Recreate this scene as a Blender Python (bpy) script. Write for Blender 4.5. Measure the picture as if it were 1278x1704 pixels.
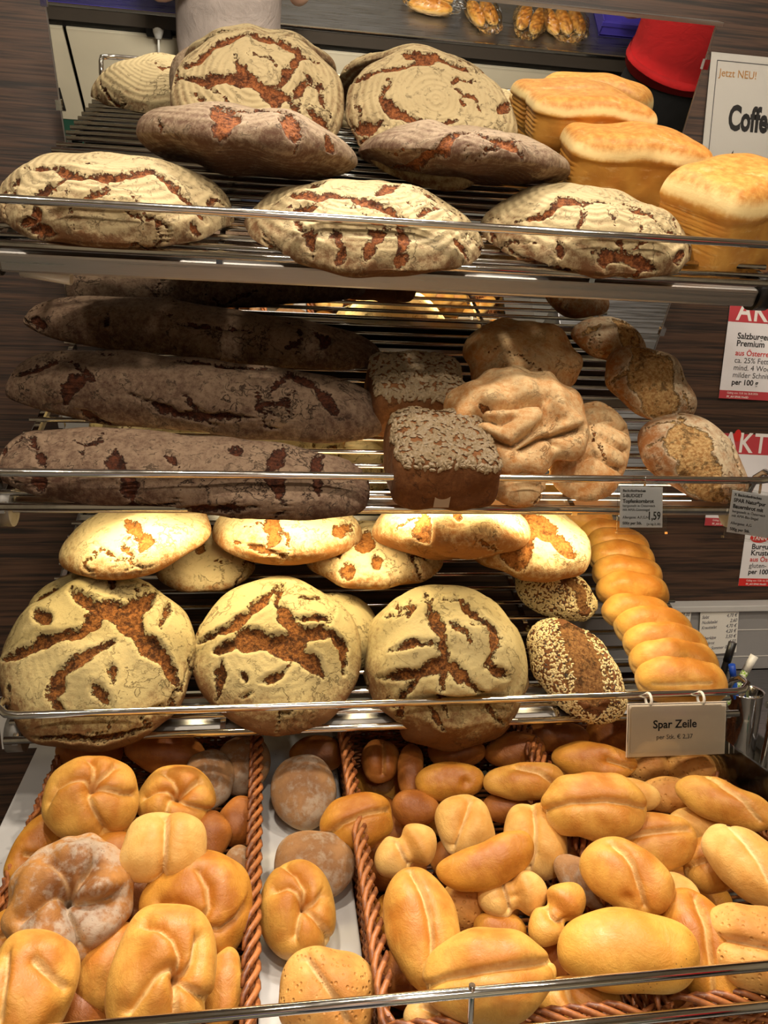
import bpy, bmesh, math, random
import numpy as np
from mathutils import Matrix, Vector

for o in list(bpy.data.objects): bpy.data.objects.remove(o)
scene = bpy.context.scene
COL = scene.collection

# ------------------------------------------------------------------ camera
F_PX = 1287.0; CXP, CYP = 639.0, 852.0; ZC = 1.70          # focal length in pixels of the 1278x1704 frame, lens height
def _n(v):
    v = np.array(v, float); return v/np.linalg.norm(v)
_D = _n((-221.6, 7300, F_PX)); _X = np.array((8596., 34., F_PX)); _X = _n(_X-_D*_X.dot(_D)); _Y = np.cross(_X, _D)
CM = np.array([_X, _Y, -_D])                                # world = CM @ (right, down, forward)
CAM = np.array((0, 0, ZC))
cd = bpy.data.cameras.new('camera'); cam = bpy.data.objects.new('camera', cd); COL.objects.link(cam)
cd.sensor_fit = 'VERTICAL'; cd.sensor_height = 36.0; cd.lens = F_PX/1704*36; cd.clip_start = .02
r, d, f = CM[:, 0], CM[:, 1], CM[:, 2]
cam.matrix_world = Matrix(((r[0], -d[0], -f[0], 0), (r[1], -d[1], -f[1], 0), (r[2], -d[2], -f[2], ZC), (0, 0, 0, 1)))
scene.camera = cam

# ------------------------------------------------------------------ world, lights, exposure
w = bpy.data.worlds.new('world'); scene.world = w; w.use_nodes = True
w.node_tree.nodes['Background'].inputs[0].default_value = (1, .86, .68, 1)
w.node_tree.nodes['Background'].inputs[1].default_value = .018
def lamp(name, loc, target, power, size, col, spread=math.pi, sizey=None):
    L = bpy.data.lights.new(name, 'AREA'); L.energy = power; L.color = col; L.spread = spread
    L.shape = 'RECTANGLE'; L.size = size; L.size_y = sizey or size
    o = bpy.data.objects.new(name, L); COL.objects.link(o); o.location = loc
    o.rotation_euler = (Vector(target)-Vector(loc)).to_track_quat('-Z', 'Y').to_euler(); return o
WARM = (1.0, .88, .72)
lamp('ceiling_spot_lamp', (.10, -.25, 3.05), (.15, .75, 1.2), 9.5, .10, WARM)
lamp('ceiling_spot_lamp', (1.15, -.20, 3.05), (.85, .75, 1.2), 8, .10, WARM)
lamp('ceiling_spot_lamp', (-.95, -.15, 3.05), (-.4, .75, 1.2), 6.5, .10, WARM)
lamp('ceiling_spot_lamp', (-.25, .58, 3.05), (-.25, .50, 0), 16, .10, WARM)
lamp('ceiling_spot_lamp', (.85, .58, 3.05), (.85, .50, 0), 15, .10, WARM)
lamp('ceiling_aisle_lamp', (.2, 1.35, 3.07), (.1, -.75, .9), 26, .5, (1.0, .93, .82), math.radians(80), .2)
lamp('ceiling_fill_lamp', (.3, -1.5, 3.08), (.3, -.9, 0), 14, .8, (1.0, .93, .82))  # fill light added behind the camera, no fixture seen there
v = scene.view_settings; v.view_transform = 'Standard'; v.look = 'None'; v.exposure = 0.0; v.gamma = 1.0; v.use_curve_mapping = False

# ------------------------------------------------------------------ projection helpers (world metres <-> photo pixels, used to lay the place out)
def ray(px, py): return CM @ np.array([(px-CXP)/F_PX, (py-CYP)/F_PX, 1.0])
def at_y(px, py, y): rr = ray(px, py); return CAM+rr*(y/rr[1])
def at_plane(px, py, p, n): rr = ray(px, py); return CAM+rr*(np.dot(np.asarray(p)-CAM, n)/np.dot(rr, n))
def depth_of(P): return float(CM[:, 2] @ (np.asarray(P)-CAM))
def proj(P):
    c = CM.T @ (np.asarray(P, float)-CAM); return np.array((CXP+F_PX*c[0]/c[2], CYP+F_PX*c[1]/c[2]))

# ------------------------------------------------------------------ node helper
class NT:
    def __init__(s, name):
        s.m = bpy.data.materials.new(name); s.m.use_nodes = True; s.t = s.m.node_tree; s.t.nodes.clear()
        s.out = s.n('ShaderNodeOutputMaterial'); s.b = s.n('ShaderNodeBsdfPrincipled'); s.l(s.b.outputs[0], s.out.inputs[0])
        s.tc = s.n('ShaderNodeTexCoord').outputs['Object']
    def n(s, ty, **kw):
        x = s.t.nodes.new(ty)
        for k, val in kw.items(): setattr(x, k, val)
        return x
    def l(s, a, b): s.t.links.new(a, b)
    def put(s, inp, val):
        if isinstance(val, bpy.types.NodeSocket): s.l(val, inp)
        elif isinstance(val, (tuple, list)): inp.default_value = tuple(val) if len(val) != 3 or inp.type == 'VECTOR' else (*val, 1)
        else: inp.default_value = val
    def math(s, op, a, b=0.0, c=0.0, clamp=False):
        x = s.n('ShaderNodeMath', operation=op, use_clamp=clamp)
        for i, val in enumerate((a, b, c)): s.put(x.inputs[i], val)
        return x.outputs[0]
    def mix(s, fac, a, b, mode='MIX'):
        x = s.n('ShaderNodeMix', data_type='RGBA', blend_type=mode); s.put(x.inputs[0], fac); s.put(x.inputs[6], a); s.put(x.inputs[7], b)
        return x.outputs[2]
    def ramp(s, val, lo, hi, a=0.0, b=1.0, smooth=True):
        x = s.n('ShaderNodeMapRange'); x.interpolation_type = 'SMOOTHSTEP' if smooth else 'LINEAR'
        for i, q in enumerate((val, lo, hi, a, b)): s.put(x.inputs[i], q)
        return x.outputs[0]
    def noise(s, scale, detail=4, rough=.6, vec=None, dist=0.0):
        x = s.n('ShaderNodeTexNoise'); s.l(vec or s.tc, x.inputs['Vector'])
        x.inputs['Scale'].default_value = scale; x.inputs['Detail'].default_value = detail; x.inputs['Roughness'].default_value = rough; x.inputs['Distortion'].default_value = dist
        return x.outputs[0]
    def voro(s, scale, feature='F1', vec=None):
        x = s.n('ShaderNodeTexVoronoi', feature=feature); s.l(vec or s.tc, x.inputs['Vector']); x.inputs['Scale'].default_value = scale
        return x.outputs['Distance']
    def attr(s, name): return s.n('ShaderNodeAttribute', attribute_name=name).outputs['Fac']
    def scale_vec(s, v3):
        x = s.n('ShaderNodeVectorMath', operation='MULTIPLY'); s.l(s.tc, x.inputs[0]); x.inputs[1].default_value = v3; return x.outputs[0]
    def bump(s, h, dist=.002, strength=1.0):
        x = s.n('ShaderNodeBump'); s.l(h, x.inputs['Height']); x.inputs['Distance'].default_value = dist; x.inputs['Strength'].default_value = strength
        s.l(x.outputs[0], s.b.inputs['Normal']); return x
    def fin(s, col, rough=.6, metal=0.0, **kw):
        s.put(s.b.inputs['Base Color'], col); s.put(s.b.inputs['Roughness'], rough); s.put(s.b.inputs['Metallic'], metal)
        for k, val in kw.items(): s.put(s.b.inputs[k.replace('_', ' ')], val)
        return s.m
def S(r, g, b):                                              # 8-bit sRGB to linear
    return tuple(((c/255+.055)/1.055)**2.4 if c > 10 else c/3294.6 for c in (r, g, b))
_mc = {}
def plain(name, col, rough=.5, metal=0.0, var=.12, vscale=30, **kw):
    if name in _mc: return _mc[name]
    t = NT(name); k = t.noise(vscale, 3)
    c = t.mix(t.math('MULTIPLY', k, var*2), col, tuple(x*.45 for x in col)); t.bump(t.noise(vscale*6, 2), .0004, .4)
    _mc[name] = t.fin(c, rough, metal, **kw); return _mc[name]

# ------------------------------------------------------------------ object helpers
def link(name, me, mat=None, parent=None, matrix=None):
    o = bpy.data.objects.new(name, me); COL.objects.link(o)
    if mat is not None and me is not None: me.materials.clear(); me.materials.append(mat)
    if matrix is not None: o.matrix_world = matrix
    if parent is not None:
        o.parent = parent
        if matrix is not None: o.matrix_parent_inverse = parent.matrix_world.inverted()
    return o
def tag(o, label=None, cat=None, group=None, kind=None):
    if label: o['label'] = label
    if cat: o['category'] = cat
    if group: o['group'] = group
    if kind: o['kind'] = kind
    return o
def thing(name, label, cat, loc=(0, 0, 0), group=None, matrix=None):
    o = bpy.data.objects.new(name, None); COL.objects.link(o); o.empty_display_size = .05
    o.matrix_world = matrix if matrix is not None else Matrix.Translation(loc)
    bpy.context.view_layer.update()
    return tag(o, label, cat, group)
def struct(o): o['kind'] = 'structure'; return o
def mesh_of(bm, name='m', smooth=False):
    me = bpy.data.meshes.new(name); bm.normal_update(); bm.to_mesh(me); bm.free()
    if smooth: me.polygons.foreach_set('use_smooth', [True]*len(me.polygons))
    return me
def bm_box(bm, lo, hi, mtx=None, bevel=0.0, seg=2):
    lo, hi = np.minimum(lo, hi), np.maximum(lo, hi)
    rr = bmesh.ops.create_cube(bm, size=1); vs = rr['verts']
    c = (np.array(lo)+np.array(hi))/2; s = np.array(hi)-np.array(lo)
    for q in vs: q.co = Vector((q.co.x*s[0]+c[0], q.co.y*s[1]+c[1], q.co.z*s[2]+c[2]))
    if bevel:
        es = list({e for q in vs for e in q.link_edges})
        rb = bmesh.ops.bevel(bm, geom=es, offset=bevel, segments=seg, affect='EDGES', profile=.5); vs = list({q for fc in rb['faces'] for q in fc.verts} | {q for q in vs if q.is_valid})
    if mtx is not None:
        for q in vs: q.co = mtx @ q.co
def box_mesh(lo, hi, bevel=0.0, mtx=None, seg=2):
    bm = bmesh.new(); bm_box(bm, lo, hi, mtx, bevel, seg); return mesh_of(bm)
def bm_tube(bm, pts, rad, seg=10, cap=True, flat=1.0):
    pts = [Vector(p) for p in pts]; rads = rad if isinstance(rad, (list, tuple)) else [rad]*len(pts); rings = []; prev = None
    for i, p in enumerate(pts):
        t = ((pts[min(i+1, len(pts)-1)]-pts[max(i-1, 0)])).normalized()
        if prev is None:
            a = Vector((0, 0, 1)) if abs(t.z) < .9 else Vector((1, 0, 0)); u = t.cross(a).normalized()
        else: u = (prev-t*prev.dot(t)).normalized()
        prev = u; v2 = t.cross(u)
        rings.append([bm.verts.new(p+(u*math.cos(2*math.pi*k/seg)+v2*math.sin(2*math.pi*k/seg)*flat)*rads[i]) for k in range(seg)])
    for a, b in zip(rings, rings[1:]):
        for k in range(seg):
            fc = bm.faces.new((a[k], a[(k+1) % seg], b[(k+1) % seg], b[k])); fc.smooth = True
    if cap: bm.faces.new(rings[0][::-1]); bm.faces.new(rings[-1])
def tube_mesh(pts, rad, seg=10, cap=True, flat=1.0):
    bm = bmesh.new(); bm_tube(bm, pts, rad, seg, cap, flat); bmesh.ops.recalc_face_normals(bm, faces=bm.faces); return mesh_of(bm)
def frame(C, u, v, n):
    return Matrix(((u[0], v[0], n[0], C[0]), (u[1], v[1], n[1], C[1]), (u[2], v[2], n[2], C[2]), (0, 0, 0, 1)))
def text_mesh(body, size, bold=0.0, sx=1.0, shear=0.0, align='LEFT', space=1.0):
    cu = bpy.data.curves.new('t', 'FONT'); cu.body = body; cu.size = size; cu.align_x = align; cu.offset = bold; cu.shear = shear; cu.extrude = .00012
    cu.space_character = space; cu.resolution_u = 3
    o = bpy.data.objects.new('t', cu); COL.objects.link(o)
    me = bpy.data.meshes.new_from_object(o.evaluated_get(bpy.context.evaluated_depsgraph_get()))
    bpy.data.objects.remove(o); bpy.data.curves.remove(cu)
    if sx != 1.0:
        for q in me.vertices: q.co.x *= sx
    return me
# ------------------------------------------------------------------ bread materials
def crust_mat(name, flour, base, crack, crack2, cover=.55, rings=0.0, hair=.5, side=.5, bscale=1.0, rough=.85, front=0.0):
    """Floured rye crust: flour over brown crust, spiral basket rings, fine fissures, and torn crumb where attribute crk < 0."""
    t = NT(name); A = t.attr('crk'); H = t.attr('hgt')
    big = t.noise(9, 4); mid = t.noise(45, 5, .65); fine = t.noise(260, 3); grain = t.noise(700, 2)
    warp = t.n('ShaderNodeVectorMath', operation='ADD'); t.l(t.tc, warp.inputs[0])
    wn = t.n('ShaderNodeTexNoise'); t.l(t.tc, wn.inputs[0]); wn.inputs['Scale'].default_value = 22; wn.inputs['Detail'].default_value = 3
    ws = t.n('ShaderNodeVectorMath', operation='SCALE'); t.l(wn.outputs['Color'], ws.inputs[0]); ws.inputs['Scale'].default_value = .03; t.l(ws.outputs[0], warp.inputs[1])
    def fiss(sc, wd, seed):
        q = t.n('ShaderNodeVectorMath', operation='ADD'); t.l(warp.outputs[0], q.inputs[0]); q.inputs[1].default_value = (seed, seed*.7, seed*1.3)
        return t.ramp(t.math('ABSOLUTE', t.math('SUBTRACT', t.noise(sc, 7, .62, q.outputs[0], .25), .5)), 0, wd, 1, 0)
    hairm = t.math('MULTIPLY', fiss(11, .011, 3.1), t.ramp(big, .45, .58))
    hair2 = t.math('MULTIPLY', fiss(28, .016, 7.7), t.ramp(mid, .47, .60))
    hairs = t.math('MAXIMUM', hairm, t.math('MULTIPLY', hair2, .7))
    # flour cover: thick on top, thin toward the sides and in random rubbed spots
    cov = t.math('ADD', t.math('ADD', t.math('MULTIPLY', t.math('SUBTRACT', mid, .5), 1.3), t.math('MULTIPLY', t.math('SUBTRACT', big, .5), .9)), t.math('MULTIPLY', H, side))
    cov = t.math('ADD', cov, t.math('MULTIPLY', t.math('SUBTRACT', grain, .5), .5))
    sep = t.n('ShaderNodeSeparateXYZ'); t.l(t.tc, sep.inputs[0])
    rad = t.math('SQRT', t.math('ADD', t.math('POWER', sep.outputs[0], 2), t.math('POWER', sep.outputs[1], 2)))
    ring = t.math('SINE', t.math('ADD', t.math('MULTIPLY', rad, 2*math.pi/.0105), t.math('MULTIPLY', big, 5)))
    if front: cov = t.math('ADD', cov, t.math('MULTIPLY', sep.outputs[1], front))  # browner front lower side: shade from overhead light put into the flour cover
    if rings: cov = t.math('ADD', cov, t.math('MULTIPLY', ring, rings*.17))
    cov = t.math('ADD', cov, t.math('MULTIPLY', t.math('SUBTRACT', t.noise(130, 5, .7), .5), 1.3)); k = t.ramp(cov, -.75+(1-cover)*.9, .15+(1-cover)*.9)
    col = t.mix(k, base, flour)
    col = t.mix(t.math('MULTIPLY', hairs, hair), col, tuple(x*.35 for x in base))
    e = t.math('ADD', A, t.math('ADD', t.math('MULTIPLY', t.math('SUBTRACT', fine, .5), .007), t.math('MULTIPLY', t.math('SUBTRACT', t.noise(75, 6, .7), .5), .018)))
    m = t.ramp(e, -.0006, .0007, 1, 0)
    cc = t.mix(t.ramp(t.noise(180, 4, .7), .36, .64), crack, crack2)
    cc = t.mix(t.ramp(e, -.0002, -.0035, .55, 0), cc, tuple(x*.22 for x in crack))
    cc = t.mix(t.ramp(t.noise(55, 5, .75), .50, .62, 0, .75), cc, tuple(x*.20 for x in crack)); lipm = t.math('MULTIPLY', t.ramp(e, .0005, .004, 1, 0), .35); col = t.mix(lipm, col, tuple(min(1, x*1.25) for x in flour)); col = t.mix(m, col, cc)
    h = t.math('ADD', t.math('MULTIPLY', fine, .35), t.math('MULTIPLY', mid, .8))
    if rings: h = t.math('ADD', h, t.math('MULTIPLY', ring, .35*rings))
    h = t.math('SUBTRACT', h, t.math('MULTIPLY', hairs, .9*hair))
    hc = t.math('ADD', t.math('MULTIPLY', t.noise(150, 5, .75), 3.2), -3.4)
    hm = t.n('ShaderNodeMix'); t.l(m, hm.inputs[0]); t.l(h, hm.inputs[2]); t.l(hc, hm.inputs[3])
    t.bump(hm.outputs[0], .0022*bscale, .9)
    return t.fin(col, rough, 0, Specular_IOR_Level=.25)
def roll_mat(name, gold, brown, pale, dust=0.0, gloss=.42, speck=0.0, mesh=0.0):
    """Glazed wheat crust: browned top, pale seam where attribute grv is near 0, paler flanks."""
    t = NT(name); G = t.attr('grv'); H = t.attr('hgt')
    big = t.noise(24, 3); mid = t.noise(90, 4); fine = t.noise(420, 3)
    k = t.math('ADD', t.math('MULTIPLY', H, .75), t.math('MULTIPLY', t.math('SUBTRACT', big, .5), 1.5))
    c = t.mix(t.ramp(k, .10, .85), gold, brown)
    c = t.mix(t.ramp(t.math('ADD', H, t.math('MULTIPLY', t.math('SUBTRACT', big, .5), .6)), -.15, .25, .55, 0), c, pale)
    e = t.math('ADD', G, t.math('MULTIPLY', t.math('SUBTRACT', mid, .5), .005))
    c = t.mix(t.ramp(e, .0005, .0050, .46, 0), c, pale)
    c = t.mix(t.math('MULTIPLY', t.ramp(fine, .55, .75), .25), c, tuple(x*.7 for x in brown))
    if dust:
        dm = t.math('MULTIPLY', t.ramp(t.math('ADD', t.math('MULTIPLY', mid, .6), t.math('MULTIPLY', t.noise(14, 3), .6)), .54, .72), dust)
        c = t.mix(dm, c, S(184, 172, 154))
    if speck:
        sp = t.ramp(t.voro(170), .10, .16, speck, 0); sp = t.math('MULTIPLY', sp, t.ramp(t.noise(18, 2), .52, .62)); c = t.mix(sp, c, S(50, 34, 22))
    h = t.math('ADD', t.math('MULTIPLY', mid, .6), t.math('MULTIPLY', fine, .25))
    if mesh:
        q = t.ramp(t.voro(150), .1, .35, -1, 0); h = t.math('ADD', h, t.math('MULTIPLY', q, 2*mesh)); c = t.mix(t.math('MULTIPLY', t.math('MULTIPLY', q, -1), .5*mesh), c, brown)
    h = t.math('ADD', h, t.math('MULTIPLY', t.noise(38, 6, .7, None, 1.0), 1.4)); t.bump(h, .0013, .75)
    return t.fin(c, t.ramp(mid, .3, .7, gloss-.06, gloss+.12), 0, Specular_IOR_Level=.4)
RYE_C, RYE_C2 = S(102, 54, 28), S(172, 104, 58)
M_BAUER = crust_mat('crust_ringed_flour', S(180, 161, 122), S(106, 72, 44), RYE_C, RYE_C2, .48, .9, .6, .95)
M_GREY = crust_mat('crust_grey_flour', S(150, 130, 106), S(88, 60, 44), RYE_C, RYE_C2, .60, .5, .6, .5)
M_DARK = crust_mat('crust_dark_rye', S(128, 106, 86), S(70, 46, 34), S(64, 32, 18), S(100, 54, 32), .50, 0, .9, .4)
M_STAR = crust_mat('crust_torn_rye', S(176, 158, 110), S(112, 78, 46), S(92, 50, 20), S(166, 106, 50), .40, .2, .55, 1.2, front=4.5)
M_BACK = crust_mat('crust_pale_wheat_rye', S(222, 200, 150), S(160, 108, 58), S(160, 96, 42), S(196, 132, 66), .46, .2, .6, 1.0)
M_RUSTIC = crust_mat('crust_rustic_brown', S(186, 168, 138), S(140, 90, 48), S(170, 124, 72), S(210, 174, 118), .40, 0, .7, .5)
M_WHITE = crust_mat('crust_pale_rustic', S(214, 184, 138), S(184, 124, 66), S(160, 92, 42), S(196, 132, 70), .52, 0, .5, .3)
M_SEED = crust_mat('crust_wholemeal', S(128, 84, 48), S(96, 58, 30), S(116, 74, 38), S(166, 120, 70), .45, 0, .6, .3)
GOLD, BROWN, PALE = S(220, 167, 80), S(182, 114, 40), S(242, 212, 150)
M_ROLL = roll_mat('roll_crust_golden', GOLD, BROWN, PALE)
M_ROLLB = roll_mat('roll_crust_browned', S(206, 146, 58), S(166, 98, 28), S(236, 200, 132))
M_ROLLP = roll_mat('roll_crust_pale', S(234, 190, 114), S(204, 144, 66), S(246, 224, 174), gloss=.5)
M_ROLLD = roll_mat('roll_crust_floured', S(182, 126, 62), S(124, 76, 36), S(206, 170, 120), dust=.62, gloss=.65, speck=.5)
M_ROLLU = roll_mat('roll_base_floured', S(172, 128, 84), S(132, 92, 58), S(216, 190, 150), dust=.5, gloss=.8)
M_ROLLH = roll_mat('roll_base_honeycomb', S(226, 172, 94), S(186, 122, 54), S(244, 214, 158), mesh=.55, gloss=.55)
M_ROLLS = roll_mat('roll_crust_specked', S(222, 168, 76), S(196, 132, 46), S(242, 210, 140), speck=.7)
M_SHADEROLL = roll_mat('roll_crust_shaded', S(178, 112, 50), S(140, 78, 28), S(206, 150, 84))  # darker copy of the roll crust, shade painted in for dim and buried rolls

# ------------------------------------------------------------------ bread geometry
_cs = {}
def cube_sphere(n):
    if n in _cs: return _cs[n]
    g = np.tan(np.linspace(-1, 1, n+1)*math.pi/4); idx = {}; V = []; Q = []
    axes = [((1, 0, 0), (0, 1, 0), (0, 0, 1)), ((-1, 0, 0), (0, 0, 1), (0, 1, 0)), ((0, 1, 0), (0, 0, 1), (1, 0, 0)), ((0, -1, 0), (1, 0, 0), (0, 0, 1)), ((0, 0, 1), (1, 0, 0), (0, 1, 0)), ((0, 0, -1), (0, 1, 0), (1, 0, 0))]
    for (w_, a_, b_) in axes:
        w_, a_, b_ = map(np.array, (w_, a_, b_)); ids = np.zeros((n+1, n+1), int)
        for i in range(n+1):
            for j in range(n+1):
                if 0 < i < n and 0 < j < n:
                    ids[i, j] = len(V); V.append(w_+a_*g[i]+b_*g[j])
                else:
                    p = w_+a_*g[i]+b_*g[j]; k = tuple(np.round(p, 6))
                    if k not in idx: idx[k] = len(V); V.append(p)
                    ids[i, j] = idx[k]
        Q.append(np.stack([ids[:-1, :-1], ids[1:, :-1], ids[1:, 1:], ids[:-1, 1:]], -1).reshape(-1, 4))
    V = np.array(V, float); V /= np.linalg.norm(V, axis=1)[:, None]
    _cs[n] = (V, np.concatenate(Q)); return _cs[n]
class SQ:                                                    # domed loaf: superquadric with its own top and bottom height
    def __init__(s, a, b, ht, hb, p=2.0, q=2.0): s.a, s.b, s.ht, s.hb, s.p, s.q = a, b, ht, hb, p, q
    def F(s, P):
        h = np.where(P[..., 2] > 0, s.ht, s.hb)
        return (((np.abs(P[..., 0]/s.a)**s.p+np.abs(P[..., 1]/s.b)**s.p)**(s.q/s.p))+np.abs(P[..., 2]/h)**s.q)**(1/s.q)
    def surf(s, dirs): return dirs/s.F(dirs)[:, None]
def hit(sq, O, R, px, py):
    """local surface point of the loaf seen at a photo pixel"""
    c = R.T @ (CAM-O); dv = R.T @ ray(px, py); mid = -c.dot(dv)/dv.dot(dv); ext = 1.6*max(sq.a, sq.b, sq.ht)/np.linalg.norm(dv)
    ts = np.linspace(mid-ext, mid+ext, 400); P = c+ts[:, None]*dv; fv = sq.F(P); ins = np.nonzero(fv < 1)[0]
    if len(ins): return P[ins[0]]
    k = int(np.argmin(fv)); return P[k]/fv[k]
def densify(pts, step, jit=0.0, rng=None):
    out = []
    for a, b in zip(pts, pts[1:]):
        a, b = np.array(a, float), np.array(b, float); L = np.linalg.norm(b-a); k = max(1, int(L/step)); per = np.array((-(b-a)[1], (b-a)[0]))/max(L, 1e-6)
        for i in range(k):
            out.append(a+(b-a)*i/k+(per*rng.normal(0, jit) if jit and i else 0))
    out.append(np.array(pts[-1], float)); return np.array(out)
def lumps(P, amp, wl, rng, k=9):
    if not amp: return 0
    o = np.zeros(len(P))
    for _ in range(k):
        dv = rng.normal(size=3); dv /= np.linalg.norm(dv); o += np.sin(P @ dv*2*math.pi/(wl*rng.uniform(.6, 1.6))+rng.uniform(0, 6.3))
    return amp*o/math.sqrt(k)
def bread_mesh(sq, O, R, res, cracks=(), grooves=(), auto=0, seed=1, lump=(.004, .09), warp=None, crack_depth=.006, pxm=None, dents=(), clip=None, cw=1.0):
    rng = np.random.default_rng(seed); V, Q = cube_sphere(res)
    d0 = V*np.array((sq.a, sq.b, (sq.ht+sq.hb)/2)); P = sq.surf(d0)
    h = np.where(P[:, 2] > 0, sq.ht, sq.hb); N = np.stack([P[:, 0]/sq.a**2, P[:, 1]/sq.b**2, P[:, 2]/h**2], 1); N /= np.linalg.norm(N, axis=1)[:, None]
    hgt = np.where(P[:, 2] > 0, P[:, 2]/sq.ht, P[:, 2]/sq.hb*.6)
    m_px = pxm or depth_of(O)/F_PX
    crk = np.full(len(P), .06); grv = np.full(len(P), .06); disp = lumps(P, *lump, rng)
    def field(pts3, hw):
        out = np.full(len(P), 9.0)
        for i in range(0, len(pts3), 40):
            dd = np.linalg.norm(P[:, None, :]-pts3[None, i:i+40], axis=2)-hw[None, i:i+40]; out = np.minimum(out, dd.min(1))
        return out
    lines = []
    for c in cracks:
        pts, wpx = c[0], c[1]; dp = densify(pts, 4, .9, rng); n = len(dp); tt = np.linspace(0, 1, n)
        prof = np.minimum(1, 2.6*np.minimum(tt, 1-tt)+.28)*(1+.30*np.sin(tt*n*.45+rng.uniform(0, 6))+rng.normal(0, .12, n)); hw = np.maximum(wpx*cw*m_px*prof, .0008)
        lines.append((np.array([hit(sq, O, R, *q) for q in dp]), hw))
    for _ in range(auto):
        dv = rng.normal(size=3); dv[2] = abs(dv[2])*.6+.05; p = sq.surf((dv*np.array((sq.a, sq.b, sq.ht)))[None])[0]; hd = rng.normal(size=3); pts = [p]
        for _ in range(int(rng.integers(10, 26))):
            hd = hd+rng.normal(size=3)*.55; nn = np.array((p[0]/sq.a**2, p[1]/sq.b**2, p[2]/sq.ht**2)); nn /= np.linalg.norm(nn); hd -= nn*hd.dot(nn); hd /= np.linalg.norm(hd)
            p = p+hd*.0065; p = sq.surf(p[None])[0]; pts.append(p)
        tt = np.linspace(0, 1, len(pts)); lines.append((np.array(pts), np.maximum(rng.uniform(.0012, .0042)*np.minimum(1, 3*np.minimum(tt, 1-tt)+.15), .0004)))
    for p3, hw in lines: crk = np.minimum(crk, field(p3, hw))
    if lines:
        ins = np.clip((.0015-crk)/.004, 0, 1); lip = np.exp(-((crk-.004)/.005)**2)
        disp = disp-crack_depth*ins**.7*(1+.25*np.sin(P[:, 0]*900)*np.sin(P[:, 1]*830))+crack_depth*.16*lip
    for g in grooves:
        pts, wpx, dep = g[0], g[1], g[2]; dp = densify(pts, 3); p3 = np.array([hit(sq, O, R, *q) for q in dp]); n = len(dp)
        dd = np.full(len(P), 9.0); ix = np.zeros(len(P), int); wm = wpx*m_px
        for i in range(0, n, 40):
            q = np.linalg.norm(P[:, None, :]-p3[None, i:i+40], axis=2); j = q.argmin(1); qq = q[np.arange(len(P)), j]; b_ = qq < dd; dd[b_] = qq[b_]; ix[b_] = j[b_]+i
        tg = np.gradient(p3, axis=0); tg /= np.maximum(np.linalg.norm(tg, axis=1), 1e-9)[:, None]; sd = np.sum(np.cross(N, tg[ix])*(P-p3[ix]), 1)
        disp = disp+dep*.50*np.tanh(sd/.0016)*np.exp(-dd/(wm*1.9))*np.clip(np.abs(sd)/np.maximum(dd, 1e-6)*1.4-.4, 0, 1)
        disp = disp-dep*np.exp(-np.sqrt(dd**2+.0009**2)/(wm*.75))*1.25; grv = np.minimum(grv, dd)
    for (px, py, rp, dep) in dents:
        c3 = hit(sq, O, R, px, py); disp = disp-dep*np.exp(-(np.linalg.norm(P-c3, axis=1)/(rp*m_px))**2)
    P = P+N*disp[:, None]
    if warp: P = warp(P, sq)
    if clip is not None:                                      # flat base where the loaf lies on the rack
        Wd = P @ R.T+O-clip; sv, nv_ = Wd @ SS, Wd @ NS; add = np.clip(.0048-nv_, 0, None)*np.clip(sv/.012, 0, 1); P = P+np.outer(add, R.T @ NS)
        Wd = P @ R.T+O-clip; push = np.clip(.0085-Wd @ SS, 0, None)*np.clip(1.6-np.abs(Wd @ NS-RAIL_H)/.016, 0, 1); P = P+np.outer(push, R.T @ SS)   # leans against the guard rail
    me = bpy.data.meshes.new('bread'); me.vertices.add(len(P)); me.vertices.foreach_set('co', P.astype(np.float32).ravel())
    me.loops.add(Q.size); me.loops.foreach_set('vertex_index', Q.astype(np.int32).ravel()); me.polygons.add(len(Q))
    me.polygons.foreach_set('loop_start', np.arange(0, Q.size, 4, dtype=np.int32)); me.polygons.foreach_set('use_smooth', np.ones(len(Q), bool))
    me.update(calc_edges=True)
    for nm, arr in (('crk', crk), ('grv', grv), ('hgt', hgt)):
        at = me.attributes.new(nm, 'FLOAT', 'POINT'); at.data.foreach_set('value', np.clip(arr, -1, 1).astype(np.float32))
    return me
def basis(nrm, phi):
    """loaf frame: dome direction nrm, long axis along photo direction phi (degrees, counter-clockwise from right)"""
    n = _n(nrm); u = CM[:, 0]*math.cos(math.radians(phi))-CM[:, 1]*math.sin(math.radians(phi)); u = _n(u-n*u.dot(n)); return np.stack([u, np.cross(n, u), n], 1)
def extent(sq, O, R):
    V, _ = cube_sphere(10); P = sq.surf(V*np.array((sq.a, sq.b, (sq.ht+sq.hb)/2))); W = P @ R.T+O-CAM; c = W @ CM; x = CXP+F_PX*c[:, 0]/c[:, 2]; y = CYP+F_PX*c[:, 1]/c[:, 2]
    return x.min(), y.min(), x.max(), y.max()
def fit(bbox, y, nrm, phi=0, ratio=1.0, htr=.5, hbr=.22, p=2.0, q=2.0, fit_h=True):
    """size a loaf and set it on depth y so that its outline spans the box measured in the photo"""
    x0, y0, x1, y1 = bbox; R = basis(nrm, phi); cx, cy = (x0+x1)/2, (y0+y1)/2; a = (x1-x0)/2*y/F_PX; hs = 1.0
    for _ in range(14):
        O = at_y(cx, cy, y); sq = SQ(a, a*ratio, a*htr*hs, a*hbr*hs, p, q); e = extent(sq, O, R)
        a *= (x1-x0)/(e[2]-e[0])
        if fit_h: hs = min(2.2, max(.45, hs*((y1-y0)/(e[3]-e[1]))**1.3))
        cx += ((x0+x1)-(e[0]+e[2]))/2; cy += ((y0+y1)-(e[1]+e[3]))/2
    return SQ(a, a*ratio, a*htr*hs, a*hbr*hs, p, q), at_y(cx, cy, y), R
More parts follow.
